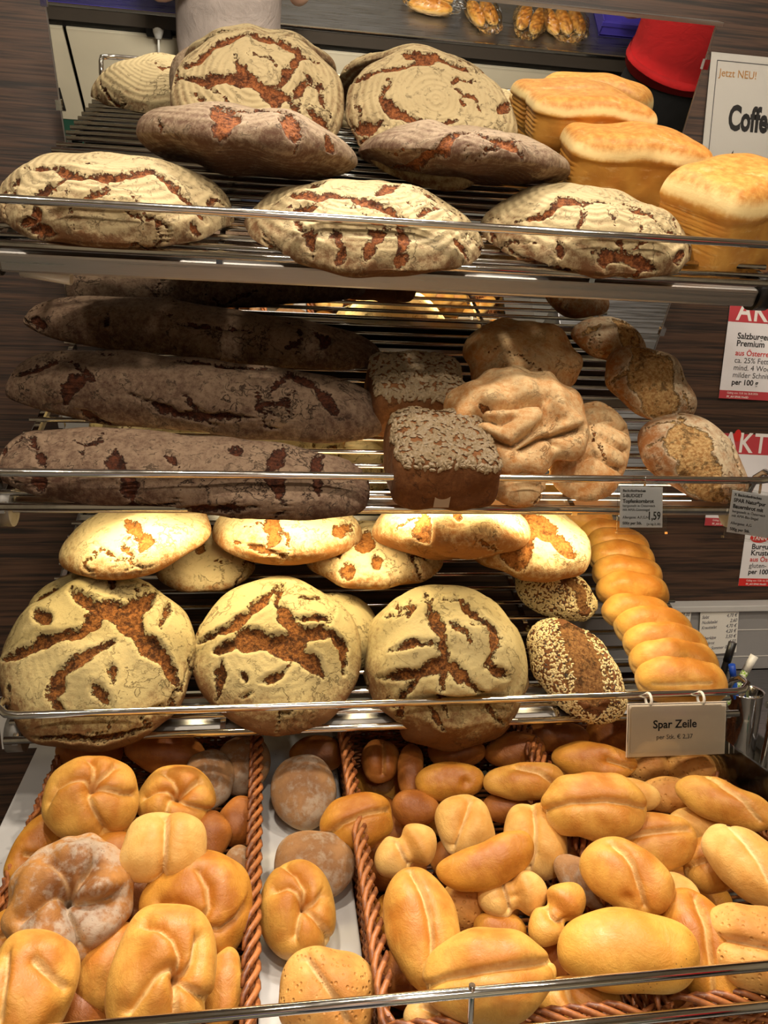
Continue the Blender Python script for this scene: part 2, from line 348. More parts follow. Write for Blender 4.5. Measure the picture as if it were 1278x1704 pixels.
def gap_to(sq, O, R, P0, n0):
    V, _ = cube_sphere(14); P = sq.surf(V*np.array((sq.a, sq.b, (sq.ht+sq.hb)/2))) @ R.T+O; return float(((P-P0) @ n0).min())
def add_bread(name, label, cat, group, sq, O, R, mat, res, **kw):
    me = bread_mesh(sq, O, R, res, **kw); o = link(name, me, mat, None, frame(O, R[:, 0], R[:, 1], R[:, 2])); return tag(o, label, cat, group)
# ------------------------------------------------------------------ materials of the place
def wood_mat():
    t = NT('wall_dark_wenge'); v1 = t.scale_vec((2.2, 1, 70)); a = t.noise(1.6, 6, .62, v1, .6); b = t.noise(9, 3, .5, t.scale_vec((.6, 1, 40)))
    c = t.mix(t.ramp(a, .36, .66), S(24, 15, 11), S(74, 50, 36)); c = t.mix(t.math('MULTIPLY', t.ramp(b, .45, .7), .5), c, S(94, 66, 46)); t.bump(a, .0012, .5)
    return t.fin(c, .55)
M_WOOD = wood_mat()
def chrome_mat(name, col, rough, sc=(1, 1, 1)):
    t = NT(name); k = t.noise(60, 3, .6, t.scale_vec(sc)); t.bump(k, .0002, .25); return t.fin(t.mix(t.math('MULTIPLY', k, .35), col, tuple(x*.75 for x in col)), t.ramp(k, .2, .8, rough*.7, rough*1.5), 1.0)
M_CHROME = chrome_mat('chrome_rod', (.82, .81, .80), .10)
M_STEEL = chrome_mat('brushed_steel', (.52, .50, .48), .34, (.06, 1, 6))
M_STEELD = chrome_mat('counter_steel', (.34, .34, .36), .32, (.1, 3, 1))
def mirror_mat():
    t = NT('mirror_silver'); k = t.noise(5, 2); return t.fin(t.mix(t.math('MULTIPLY', k, .1), (.93, .94, .92), (.86, .88, .86)), .004, 1.0)
M_MIRROR = mirror_mat()
def acrylic_mat(name, tint, rough=.03, alpha=None):
    t = NT(name); k = t.noise(90, 4); b = t.n('ShaderNodeBsdfTransparent'); b.inputs[0].default_value = (*tint, 1); g = t.n('ShaderNodeBsdfGlossy'); t.put(g.inputs['Roughness'], t.ramp(k, .3, .7, rough, rough+.12))
    fr = t.n('ShaderNodeFresnel'); fr.inputs[0].default_value = 1.45; mx = t.n('ShaderNodeMixShader'); t.l(t.math('ADD', fr.outputs[0], t.ramp(k, .62, .8, 0, .06)), mx.inputs[0]); t.l(b.outputs[0], mx.inputs[1]); t.l(g.outputs[0], mx.inputs[2])
    t.l(mx.outputs[0], t.out.inputs[0]); return t.m
M_ACRYL = acrylic_mat('acrylic_sheet', (.97, .98, .97))
M_FILM = acrylic_mat('clear_bag_film', (.95, .95, .95), .12)
M_WHITE_P = plain('white_laminate', S(214, 210, 204), .45)
M_BLACK = plain('black_plastic', S(24, 22, 22), .4)
M_GREYP = plain('grey_plastic', S(120, 116, 110), .5)
M_PVC = plain('white_plastic', S(226, 222, 212), .4)
def emit_mat(name, col, s):
    t = NT(name); k = t.noise(20, 1); return t.fin(t.mix(t.math('MULTIPLY', k, .05), col, (1, 1, 1)), .4, 0, Emission_Color=col, Emission_Strength=s)
M_LED = emit_mat('lit_tube_glass', (1.0, .84, .55), 5.0)

# ------------------------------------------------------------------ room shell
WALL_Y = 1.60
def slab(name, lo, hi, mat): return struct(link(name, box_mesh(lo, hi), mat))
M_FLOOR = plain('floor_tile_grey', S(120, 116, 110), .5, vscale=8)
M_CEIL = plain('ceiling_paint', S(226, 220, 208), .8)
M_BEIGE = plain('beige_panel', S(214, 202, 176), .5, vscale=6)
slab('floor', (-3, -2.6, -.05), (3.4, WALL_Y, 0), M_FLOOR)
slab('ceiling', (-3, -2.6, 3.12), (3.4, WALL_Y+.05, 3.17), M_CEIL)
slab('wall_back', (-3, WALL_Y, 0), (3.4, WALL_Y+.05, 3.12), M_WOOD)
slab('wall_front', (-3, -2.65, 0), (3.4, -2.6, 3.12), M_BEIGE)
slab('wall_left', (-3.05, -2.6, 0), (-3, WALL_Y, 3.12), M_BEIGE)
slab('wall_right', (3.4, -2.6, 0), (3.45, WALL_Y, 3.12), M_BEIGE)

# ------------------------------------------------------------------ three tilted bread shelves with mirrors
TILT = math.radians(28.5); CT, ST = math.cos(TILT), math.sin(TILT); NS = np.array((0, -ST, CT)); SS = np.array((0, CT, ST))
XL, XR = -.365, .752; RAIL_H = .056; DEPTH = .50
SHELF = []
def shelf(i, zr, label, mlabel):
    Fp = np.array((0, 1.05+RAIL_H*ST, ZC+zr-RAIL_H*CT)); SHELF.append(Fp)
    Mx = Matrix.Translation(Fp) @ Matrix.Rotation(TILT, 4, 'X')
    t = thing('bread_shelf', label, 'shelf', matrix=Mx)
    def part(nm, me, mat, lab=None):
        o = link(nm, me, mat, t)
        if lab: o['label'] = lab
        return o
    # guard rail: runs along the front and bends back to the rack at both ends
    def bend(x, s): return [(x, .045, .0), (x, .043, .030), (x, .030, .050), (x, .014, RAIL_H), (x+s*.012, .003, RAIL_H), (x+s*.028, 0, RAIL_H)]
    part('guard_rail', tube_mesh(bend(XL, 1)+bend(XR, -1)[::-1], .0055, 12), M_CHROME, 'chrome guard rail')
    part('front_bar', tube_mesh([(XL, 0, 0), (XR, 0, 0)], .0055, 12), M_CHROME, 'chrome front bar')
    rod = tube_mesh([(XL, 0, 0), (XR, 0, 0)], .0042, 8)
    for k in range(13):
        o = part('rod', rod, M_CHROME if k == 0 else None); o.location = (0, .030+.0375*k, 0)
        if k == 0: rod.materials.clear(); rod.materials.append(M_CHROME)
    for x in (XL+.012, XL+.30, XR-.30, XR-.012):
        part('cross_bar', box_mesh((x-.004, .0, -.012), (x+.004, DEPTH-.02, -.0045)), M_CHROME)
    lh = part('lamp_housing', box_mesh((XL+.02, .006, -.040), (XR-.035, .052, -.013), .004) if i == 0 else box_mesh((XL+.02, .012, -.021), (XR-.035, .040, -.013), .002), M_STEEL, 'steel lamp trough')
    for x in (XL+.006, XR-.02):
        bm = bmesh.new(); bm_tube(bm, [(x-.012, .03, -.026), (x+.012, .03, -.026)], .026, 20); part('end_cap', mesh_of(bm), M_BLACK if i == 0 else M_GREYP)
        part('bracket_arm', box_mesh((x-.004, .03, -.034), (x+.004, DEPTH+.02, -.014)), M_BLACK if i == 0 else M_GREYP)
    lt = link('lamp_tube', tube_mesh([(XL+.06, .066, -.030), (XR-.08, .066, -.030)], .009, 10), M_LED if i == 1 else M_PVC, lh)
    if i == 0:
        part('lamp_socket', tube_mesh([(XL+.04, .03, -.045), (XL+.105, .02, -.050)], .0085, 12), M_PVC, 'white tube lamp socket')
    m = thing('shelf_mirror', mlabel, 'mirror', matrix=Mx)
    HM = .268
    link('mirror_glass', box_mesh((XL+.012, DEPTH+.002, -.004), (XR+.022, DEPTH+.006, HM)), M_MIRROR, m)
    link('backing', box_mesh((XL+.012, DEPTH+.0065, -.004), (XR+.022, DEPTH+.012, HM)), M_BLACK, m)
    link('edge_strip', box_mesh((XL+.0095, DEPTH+.001, -.004), (XL+.0118, DEPTH+.012, HM)), M_STEEL, m)
    link('edge_strip', box_mesh((XR+.0222, DEPTH+.001, -.004), (XR+.0245, DEPTH+.012, HM)), M_STEEL, m)
    link('top_lip', box_mesh((XL+.004, DEPTH-.011, HM), (XR+.03, DEPTH+.014, HM+.006)), M_STEEL, m)
    link('bottom_channel', box_mesh((XL+.004, DEPTH-.006, -.012), (XR+.03, DEPTH+.014, -.0042)), M_STEEL, m)
    for x in (XL+.009, XR+.026):
        for z in (.05, .2): link('clip', box_mesh((x-.005, DEPTH-.003, z), (x+.005, DEPTH+.0145, z+.016)), M_CHROME, m)
    return t
shelf(0, .198, 'top tilted chrome rod shelf holding the big ringed country loaves', 'uppermost tilted mirror behind the top shelf, reflecting the shop')
shelf(1, -.1373, 'middle tilted chrome rod shelf holding the long dark loaves', 'tilted mirror behind the middle shelf of long loaves')
shelf(2, -.4705, 'lowest tilted chrome rod shelf holding torn-crust round loaves', 'tilted mirror behind the lowest bread shelf')
# the lamp tube under the middle shelf gives off the yellow light on the loaves below it
P = SHELF[1]+SS*.078+NS*(-.046)
L = lamp('shelf_tube_lamp', (.19, P[1], P[2]), (.19, P[1]+.10, P[2]-.5), 3.3, .98, (1.0, .82, .48), math.radians(165), .02)

# ------------------------------------------------------------------ tray with baskets under the shelves
TB = math.radians(8); TRAY_P = np.array((0, .80, ZC-.70)); TN = np.array((0, -math.sin(TB), math.cos(TB))); TS = np.array((0, math.cos(TB), math.sin(TB)))
TM = Matrix.Translation(TRAY_P) @ Matrix.Rotation(TB, 4, 'X')
def at_tray(px, py, h): return at_plane(px, py, TRAY_P+TN*h, TN)
def tloc(P): d_ = np.asarray(P)-TRAY_P; return np.array((d_[0], d_.dot(TS), d_.dot(TN)))
def tray_mat():
    t = NT('tray_white_crumbs'); k = t.voro(60); m = t.math('MULTIPLY', t.ramp(k, .05, .09, 1, 0), t.ramp(t.noise(9, 2), .46, .6)); c = t.mix(m, S(206, 204, 202), S(60, 46, 36)); return t.fin(c, .45)
tr = thing('roll_tray', 'white sloping tray carrying the wicker roll baskets', 'tray', matrix=TM)
TMAT = tray_mat(); TRAY = tr
link('back_panel', box_mesh((-.47, .572, -.06), (.90, .580, .042)), M_WHITE_P, tr, )
link('front_panel', box_mesh((-.46, -.20, -.05), (.90, -.192, .02)), M_WHITE_P, tr)
gr = thing('tray_guard_rail', 'chrome double guard rail across the front of the roll tray', 'rail', (0, .62, ZC-.5715))
link('top_bar', tube_mesh([(-.50, 0, 0), (.92, 0, 0)], .0052, 12), M_CHROME, gr)
pb = at_y(1278, 1674, .615)-np.array((0, .62, ZC-.5715)); link('lower_bar', tube_mesh([(-.50, pb[1], pb[2]), (.92, pb[1], pb[2])], .0052, 12), M_CHROME, gr)
for px in (785, -160, 1700):
    q = at_y(px, 1640, .62)[0]; link('post', tube_mesh([(q, -.001, .009), (q, -.001, -.002), (q, pb[1]-.001, pb[2]-.05)], .0032, 8), M_CHROME, gr)
cb = thing('display_cabinet', 'dark base cabinet under the roll tray', 'cabinet', (0, .95, 0)); link('body', box_mesh((-.46, -.32, 0), (.90, .42, ZC-.93)), M_WOOD, cb); link('plinth', box_mesh((-.45, -.335, 0), (.89, -.32, .10)), M_BLACK, cb)
for k in range(4): dr = link('door', box_mesh((-.45+.337*k, -.337, .11), (-.12+.337*k, -.322, ZC-.95), .003), M_WOOD, cb); link('handle', tube_mesh([(-.285+.337*k-.05, -.338, ZC-1.0), (-.285+.337*k-.05, -.36, ZC-1.0), (-.285+.337*k+.05, -.36, ZC-1.0), (-.285+.337*k+.05, -.338, ZC-1.0)], .005, 8), M_CHROME, dr)
def at_x(px, py, x): rr = ray(px, py); return CAM+rr*(x/rr[0])
# clear side sheets of the tray
for (x, p0, p1, lab) in ((-.385, (88, 1250), (0, 1402), 'clear acrylic side sheet left of the roll baskets'), (.70, (1172, 1208), (1278, 1283), 'clear acrylic side sheet beside the pen cup')):
    a, b = at_x(*p0, x), at_x(*p1, x); sl = (a[2]-b[2])/(a[1]-b[1]); yb, yf = max(a[1], 1.10), .62; bm = bmesh.new()
    prof = [(yb, a[2]+sl*(yb-a[1])), (yf, b[2]+sl*(yf-b[1])), (yf, ZC-.735), (yb, ZC-.655)]
    v0 = [bm.verts.new((x-.002, *q)) for q in prof]; v1 = [bm.verts.new((x+.002, *q)) for q in prof]
    bm.faces.new(v0); bm.faces.new(v1[::-1])
    for k in range(4): bm.faces.new((v0[k], v0[(k+1) % 4], v1[(k+1) % 4], v1[k]))
    bmesh.ops.recalc_face_normals(bm, faces=bm.faces); o = link('acrylic_sheet', mesh_of(bm), M_ACRYL); tag(o, lab, 'acrylic sheet')

# ------------------------------------------------------------------ wicker baskets
def wicker_mat():
    t = NT('wicker_willow'); a = t.noise(40, 4, .6); b = t.noise(300, 2); c = t.mix(t.ramp(a, .35, .65), S(104, 54, 26), S(176, 108, 58)); c = t.mix(t.ramp(b, .6, .75, 0, .35), c, S(226, 180, 120)); t.bump(b, .0006, .5); return t.fin(c, .45)
M_WICK = wicker_mat()
ZB = -.055                                                    # the baskets hang through the tray, the bare gap stays level
def basket(label, x0, x1, y0, y1, H, rim_sides):
    """local tray coordinates; woven walls of stakes and weavers, a rim of twisted strands"""
    t = thing('wicker_basket', label, 'basket', matrix=TM @ Matrix.Translation((x0, y0, 0)))
    W, Dp = x1-x0, y1-y0
    walls = [((0, 0), (W, 0), 'front'), ((W, 0), (W, Dp), 'right'), ((W, Dp), (0, Dp), 'back'), ((0, Dp), (0, 0), 'left')]
    for (a, b, nm) in walls:
        a, b = np.array(a), np.array(b); L = np.linalg.norm(b-a); tdir = (b-a)/L; nd = np.array((-tdir[1], tdir[0])); bm = bmesh.new(); ns = max(3, int(L/.022))
        for k in range(ns+1): q = a+tdir*L*k/ns; bm_tube(bm, [(q[0], q[1], ZB), (q[0], q[1], H)], .0026, 5)
        nrow = int((H-ZB)/.0062)
        for rw in range(nrow):
            pts = [(*(a+tdir*L*k/(ns*2)+nd*.0042*math.cos(math.pi*(k/2.0)+rw*math.pi)), .003+ZB+rw*.0062) for k in range(ns*2+1)]; bm_tube(bm, pts, .0029, 5)
        o = link('woven_side', mesh_of(bm), M_WICK, t); o['kind'] = 'stuff'
        if nm in rim_sides:                                   # twisted rim strands, each its own piece
            pl = .085; nst = max(3, int(L/.024))
            pts = []
            for j in range(9):
                s_ = j/8; ang = s_*2*math.pi*.9; pts.append((pl*s_, .0085*math.cos(ang), .0065*math.sin(ang)))
            sm = tube_mesh(pts, [.0018]+[.0036]*7+[.0018], 6); sm.materials.append(M_WICK)
            for k in range(nst):
                q = a+tdir*(L-pl*.8)*k/(nst-1)-tdir*.004
                o = bpy.data.objects.new('rim_strand', sm); COL.objects.link(o); o.parent = t
                o.matrix_local = Matrix(((tdir[0], nd[0], 0, q[0]), (tdir[1], nd[1], 0, q[1]), (0, 0, 1, H+.002), (0, 0, 0, 1)))
    bm = bmesh.new()
    for k in range(int(Dp/.012)): bm_tube(bm, [(0, .006+k*.012, ZB), (W, .006+k*.012, ZB)], .0028, 5)
    o = link('woven_base', mesh_of(bm), M_WICK, t); o['kind'] = 'stuff'
    return t
def tl(px, py, h): return tloc(at_tray(px, py, h))
BH = .075
lw = tl(420, 1500, BH)[0]; rw_ = tl(617, 1500, BH)[0]; sp = tl(1097, 1660, BH)[0]
BY0 = -.135
link('base', box_mesh((-.383, -.19, -.09), (.90, .57, -.08), .002), plain('tray_well', S(90, 84, 76), .6), TRAY)
link('gap_floor', box_mesh((lw+.008, -.19, -.012), (rw_-.008, .57, 0), .002), TMAT, TRAY)
link('gap_floor', box_mesh((-.383, -.19, -.012), (tl(62, 1400, .02)[0]-.008, .57, 0), .002), TMAT, TRAY)
basket('wicker basket at the left of the tray, full of round star rolls', tl(62, 1400, .02)[0], lw, BY0, .44, BH, ('front', 'right'))
basket('wide wicker basket right of the empty tray gap, full of slit rolls', rw_, sp, BY0, .44, BH, ('front', 'left', 'right'))
basket('wicker basket at the right end of the tray, beside the acrylic sheet', sp+.012, .695, BY0, .44, BH, ('front', 'left'))
# ------------------------------------------------------------------ loaves on the shelves
H2 = 'long dark rye loaves on the middle shelf'; RUS = 'brown farmhouse loaves at the right of the middle shelf'
G1, G2, G3 = 'round country loaves on the top shelf', 'loaves on the middle shelf', 'loaves on the lowest shelf'
NSH = tuple(NS)
RB = 60
def _pts(sq, O, R, F0): V, _ = cube_sphere(14); return sq.surf(V*np.array((sq.a, sq.b, (sq.ht+sq.hb)/2))) @ R.T+O-F0
def rail_gap(sq, O, R, F0):
    P = _pts(sq, O, R, F0); s_, n_ = P @ SS, P @ NS; k = np.abs(n_-RAIL_H) < .009; return float(s_[k].min()) if k.any() else 9.
def max_s(sq, O, R, F0): return float((_pts(sq, O, R, F0) @ SS).max())
def loaf(name, label, cat, group, bbox, y, nrm, mat, cracks=(), phi=0, ratio=1.0, htr=.5, hbr=.2, res=RB, auto=5, seed=1, q=2.0, p=2.0, **kw):
    sh = {G1: 0, G2: 1, H2: 1, RUS: 1}.get(group, 2); sq, O, R = fit(bbox, y, nrm, phi, ratio, htr, hbr, p, q, kw.pop('fit_h', True))
    return add_bread(name, label, cat, group, sq, O, R, mat, res, cracks=cracks, auto=auto, seed=seed, clip=SHELF[sh], cw=1.05 if mat is M_STAR or mat is M_RUSTIC else 1.5, **kw)
def up(elev): e = math.radians(elev); return (0, -math.cos(e), math.sin(e))
C = 'bread loaf'
loaf('country_loaf', 'ringed country loaf at the left end of the top shelf front row', C, G1, (-12, 250, 385, 417), 1.185, up(65), M_BAUER, [
  ([(3, 280), (90, 280), (130, 300), (200, 296), (250, 286), (285, 305), (320, 340), (345, 372)], 5), ([(115, 300), (90, 315), (60, 325)], 5), ([(122, 272), (160, 281)], 2), ([(180, 300), (172, 322), (130, 338)], 3), ([(57, 345), (62, 365), (35, 372)], 5),
  ([(50, 380), (90, 390)], 5), ([(262, 362), (265, 385)], 3), ([(322, 372), (330, 395)], 4), ([(3, 300), (40, 345)], 2)], seed=11, auto=16, ratio=.9)
loaf('country_loaf', 'ringed country loaf in the middle of the top shelf front row', C, G1, (410, 298, 800, 460), 1.175, up(65), M_BAUER, [
  ([(441, 347), (482, 327), (530, 333), (551, 321), (583, 325), (608, 337), (640, 347), (681, 364), (700, 376)], 6), ([(490, 319), (518, 313), (543, 301)], 6), ([(628, 329), (644, 313), (665, 307)], 7), ([(681, 313), (730, 337), (770, 362), (783, 378)], 4), ([(494, 351), (526, 341)], 4),
  ([(514, 378), (518, 406), (522, 431)], 4), ([(559, 386), (567, 415), (563, 439)], 5), ([(665, 382), (673, 402), (669, 435), (665, 451)], 6), ([(608, 435), (620, 402), (648, 394)], 5), ([(754, 390), (770, 415), (775, 431)], 4), ([(440, 400), (470, 430)], 2)], seed=12, auto=14, ratio=.9)
loaf('country_loaf', 'country loaf beside the tin loaves, right end of top shelf front row', C, G1, (800, 308, 1148, 466), 1.185, up(65), M_BAUER, [
  ([(858, 370), (898, 360), (938, 340), (988, 335), (1038, 345), (1078, 355), (1113, 380), (1133, 390)], 5), ([(918, 350), (948, 325)], 4), ([(1008, 355), (1023, 380)], 2), ([(1038, 330), (1063, 345)], 3), ([(988, 420), (1028, 425), (1063, 435), (1090, 450)], 6), ([(928, 400), (933, 430)], 4), ([(1118, 435), (1138, 420)], 4), ([(850, 415), (890, 440), (960, 455)], 3), ([(1003, 425), (1010, 455)], 4)], seed=13, auto=14, ratio=.9)
loaf('country_loaf', 'greyish country loaf lying across the gap between left and middle front loaves', C, G1, (228, 170, 595, 298), 1.285, (.05, -.17, .98), M_GREY, [
  ([(360, 172), (380, 195), (365, 215), (370, 230)], 11), ([(365, 175), (440, 185), (480, 200), (495, 225), (490, 250)], 5), ([(545, 225), (555, 255)], 5), ([(265, 200), (272, 220)], 2), ([(480, 205), (488, 235)], 8)], seed=14, htr=.42, hbr=.26, phi=-4)
loaf('country_loaf', 'greyish country loaf lying behind the middle and right front loaves', C, G1, (598, 208, 950, 306), 1.30, (.04, -.19, .98), M_GREY, [
  ([(600, 285), (638, 280), (688, 275), (733, 255), (748, 230), (788, 215), (823, 212)], 6), ([(788, 220), (828, 235), (858, 250), (868, 265)], 5), ([(640, 262), (670, 250)], 2)], seed=15, htr=.42, hbr=.24, phi=-3)
loaf('country_loaf', 'country loaf leaning on the mirror, web of red-brown cracks on its rings', C, G1, (286, 50, 573, 282), 1.368, up(29), M_BAUER, [
  ([(290, 150), (295, 120), (340, 90), (380, 65), (415, 58), (465, 65), (500, 95), (480, 120), (465, 145), (460, 170)], 6), ([(295, 130), (340, 132), (380, 130), (415, 132), (440, 150), (480, 165), (495, 195)], 7), ([(390, 90), (400, 115), (425, 130)], 4), ([(410, 90), (450, 95), (460, 112)], 2), ([(500, 90), (530, 105)], 4), ([(505, 120), (545, 145)], 3), ([(505, 135), (490, 165)], 5), ([(510, 180), (555, 220)], 5), ([(320, 155), (340, 165)], 2), ([(440, 150), (462, 182)], 7)], seed=16, htr=.55, hbr=.2)
loaf('country_loaf', 'country loaf leaning on the mirror beside tin loaves, clear target-like rings', C, G1, (575, 83, 857, 312), 1.368, up(29), M_BAUER, [
  ([(582, 140), (638, 120), (698, 105), (723, 95), (753, 107), (803, 120)], 7), ([(668, 88), (708, 95)], 5), ([(648, 135), (635, 165), (655, 187), (703, 207), (723, 210), (758, 200)], 6), ([(580, 215), (620, 212), (640, 200)], 5), ([(828, 190), (848, 172)], 5), ([(768, 160), (775, 172)], 3), ([(610, 230), (600, 245)], 5)], seed=17, htr=.55, hbr=.2)

# middle shelf: three long dark loaves
H2 = 'long dark rye loaves on the middle shelf'
loaf('long_rye_loaf', 'rearmost, thinnest long dark loaf on the middle shelf, in deep shade', C, H2, (36, 497, 634, 613), 1.40, NSH, M_DARK, [([(50, 532), (75, 545)], 5), ([(180, 512), (175, 545)], 3), ([(520, 550), (545, 565), (530, 585)], 5), ([(270, 522), (300, 540), (420, 552)], 2)], phi=-5.5, ratio=.19, htr=.17, hbr=.075, p=3.4, q=2.2, res=64, auto=8, seed=21, lump=(.003, .12), fit_h=False)
loaf('long_rye_loaf', 'second long dark loaf between the thin rear one and the front one', C, H2, (8, 583, 638, 736), 1.265, NSH, M_DARK, [([(22, 625), (60, 615), (95, 600), (105, 588)], 5), ([(105, 680), (110, 650), (135, 630), (150, 620)], 7), ([(130, 680), (165, 700), (195, 705)], 4), ([(215, 655), (260, 675), (300, 690), (425, 695)], 4), ([(435, 655), (430, 690)], 4), ([(450, 650), (480, 620), (525, 645), (555, 680), (560, 700)], 6), ([(100, 585), (165, 640)], 3), ([(280, 600), (400, 612), (500, 608)], 4)], phi=-3, ratio=.23, htr=.21, hbr=.09, p=3.8, q=2.2, res=70, auto=9, seed=22, lump=(.003, .12))
loaf('long_rye_loaf', 'front long dark loaf behind the middle guard rail', C, H2, (-8, 712, 612, 864), 1.12, up(57), M_DARK, [([(50, 720), (65, 760), (75, 780)], 4), ([(0, 765), (15, 745), (40, 730)], 3), ([(190, 740), (190, 770), (215, 800), (220, 840)], 7), ([(275, 750), (300, 780)], 4), ([(470, 745), (450, 785), (470, 835)], 8), ([(535, 745), (525, 785), (530, 825)], 6), ([(575, 740), (610, 785)], 4), ([(215, 840), (300, 850), (425, 842)], 4), ([(55, 780), (70, 815)], 7), ([(385, 745), (400, 760)], 5)], phi=-1.5, ratio=.26, htr=.19, hbr=.085, p=3.8, q=2.2, res=70, auto=8, seed=23, lump=(.003, .12))

# white rustic loaves
def knot(P, sq): return P
loaf('rustic_loaf', 'pale knotted rustic loaf with folded crust at the middle guard rail', C, G2, (738, 610, 984, 790), 1.14, (-.12, -.66, .75), M_WHITE, [], phi=-12, ratio=.92, htr=.62, hbr=.35, auto=3, seed=31, lump=(.005, .07),
  grooves=[([(770, 700), (800, 676), (850, 664), (905, 656), (935, 690)], 9, .026), ([(800, 720), (850, 742), (882, 716), (912, 690)], 8, .024), ([(920, 655), (925, 700), (932, 740)], 8, .020), ([(868, 750), (900, 727), (965, 712)], 7, .026), ([(790, 690), (830, 700), (850, 690)], 7, .018)])
loaf('rustic_loaf', 'shaded rustic loaf leaning behind the pale knotted one', C, G2, (768, 528, 966, 668), 1.30, (-.05, -.64, .77), M_WHITE, [], ratio=.95, htr=.6, hbr=.3, auto=5, seed=32, lump=(.005, .08))
loaf('rustic_loaf', 'rustic loaf under the knotted one, only its pale front end showing below the rail', C, G2, (788, 735, 908, 843), 1.125, NSH, M_WHITE, [], ratio=1.3, htr=.6, hbr=.4, auto=3, seed=33, res=44, lump=(.003, .08))
loaf('rustic_loaf', 'oval loaf scored with curved cross cuts, right of the knotted loaf', C, G2, (912, 657, 1050, 850), 1.165, (-.10, -.62, .78), M_WHITE, [], phi=75, ratio=.56, htr=.45, hbr=.3, auto=2, seed=34, lump=(.002, .08), fit_h=False,
  grooves=[([(985, 668), (1015, 672), (1040, 690)], 6, .012), ([(965, 700), (1005, 692), (1046, 715)], 6, .012), ([(955, 735), (1000, 722), (1044, 748)], 6, .012), ([(945, 770), (990, 752), (1038, 780)], 6, .012)])
RUS = 'brown farmhouse loaves at the right of the middle shelf'
loaf('farmhouse_loaf', 'front farmhouse loaf with torn open crust, above the right price tags', C, RUS, (1060, 685, 1244, 845), 1.14, (.18, -.62, .76), M_RUSTIC, [([(1132, 692), (1150, 740), (1165, 785), (1190, 835)], 27), ([(1215, 735), (1235, 775), (1238, 800)], 3), ([(1075, 745), (1100, 728), (1130, 720)], 3), ([(1175, 830), (1170, 838)], 9)], phi=-48, ratio=.74, htr=.62, hbr=.42, auto=2, seed=41, crack_depth=.004, fit_h=False)
loaf('farmhouse_loaf', 'farmhouse loaf with torn crust standing behind the front one', C, RUS, (1003, 558, 1156, 722), 1.285, (.15, -.68, .72), M_RUSTIC, [([(1062, 572), (1085, 620), (1105, 690)], 27), ([(1125, 600), (1143, 640)], 3), ([(1012, 640), (1040, 620), (1060, 612)], 4)], phi=-58, ratio=.72, htr=.62, hbr=.42, auto=2, seed=42, crack_depth=.004, fit_h=False)
loaf('farmhouse_loaf', 'rearmost farmhouse loaf lying crosswise by the mirror', C, RUS, (948, 526, 1076, 604), 1.40, (.12, -.45, .88), M_RUSTIC, [([(1020, 530), (1045, 548), (1055, 575)], 14), ([(960, 560), (1000, 540)], 3)], phi=-8, ratio=.7, htr=.62, hbr=.4, auto=2, seed=43, crack_depth=.004, res=44)

# lowest shelf: torn round loaves
ST3 = 'torn-crust round loaves on the lowest shelf'
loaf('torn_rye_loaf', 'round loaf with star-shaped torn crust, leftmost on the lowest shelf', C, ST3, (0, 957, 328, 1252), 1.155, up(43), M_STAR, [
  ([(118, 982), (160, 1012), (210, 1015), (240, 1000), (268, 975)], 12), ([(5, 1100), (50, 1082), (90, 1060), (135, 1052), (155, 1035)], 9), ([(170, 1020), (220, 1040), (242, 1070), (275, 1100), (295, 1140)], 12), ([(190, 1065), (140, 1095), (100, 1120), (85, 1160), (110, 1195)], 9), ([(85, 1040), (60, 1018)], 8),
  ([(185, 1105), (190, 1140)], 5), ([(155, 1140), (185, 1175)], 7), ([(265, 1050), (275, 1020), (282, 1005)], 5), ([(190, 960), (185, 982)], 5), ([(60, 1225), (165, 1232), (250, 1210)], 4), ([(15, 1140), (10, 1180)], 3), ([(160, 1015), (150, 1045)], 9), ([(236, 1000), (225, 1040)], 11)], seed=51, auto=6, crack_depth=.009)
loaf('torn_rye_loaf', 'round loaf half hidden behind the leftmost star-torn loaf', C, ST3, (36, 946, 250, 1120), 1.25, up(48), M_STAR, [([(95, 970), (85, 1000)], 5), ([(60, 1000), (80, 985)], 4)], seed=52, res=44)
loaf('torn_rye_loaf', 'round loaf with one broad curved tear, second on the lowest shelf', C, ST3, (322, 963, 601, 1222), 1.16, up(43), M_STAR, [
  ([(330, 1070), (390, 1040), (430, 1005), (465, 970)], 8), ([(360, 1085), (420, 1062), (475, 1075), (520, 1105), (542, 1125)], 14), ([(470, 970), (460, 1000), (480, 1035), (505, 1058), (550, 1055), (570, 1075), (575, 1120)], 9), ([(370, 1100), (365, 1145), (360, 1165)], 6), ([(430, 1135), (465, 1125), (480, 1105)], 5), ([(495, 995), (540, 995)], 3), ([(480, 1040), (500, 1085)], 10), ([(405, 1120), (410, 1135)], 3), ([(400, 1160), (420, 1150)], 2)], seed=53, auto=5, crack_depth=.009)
loaf('torn_rye_loaf', 'dim round loaf tucked behind the second torn loaf', C, ST3, (470, 985, 640, 1150), 1.24, up(45), M_STAR, [], seed=54, res=40)
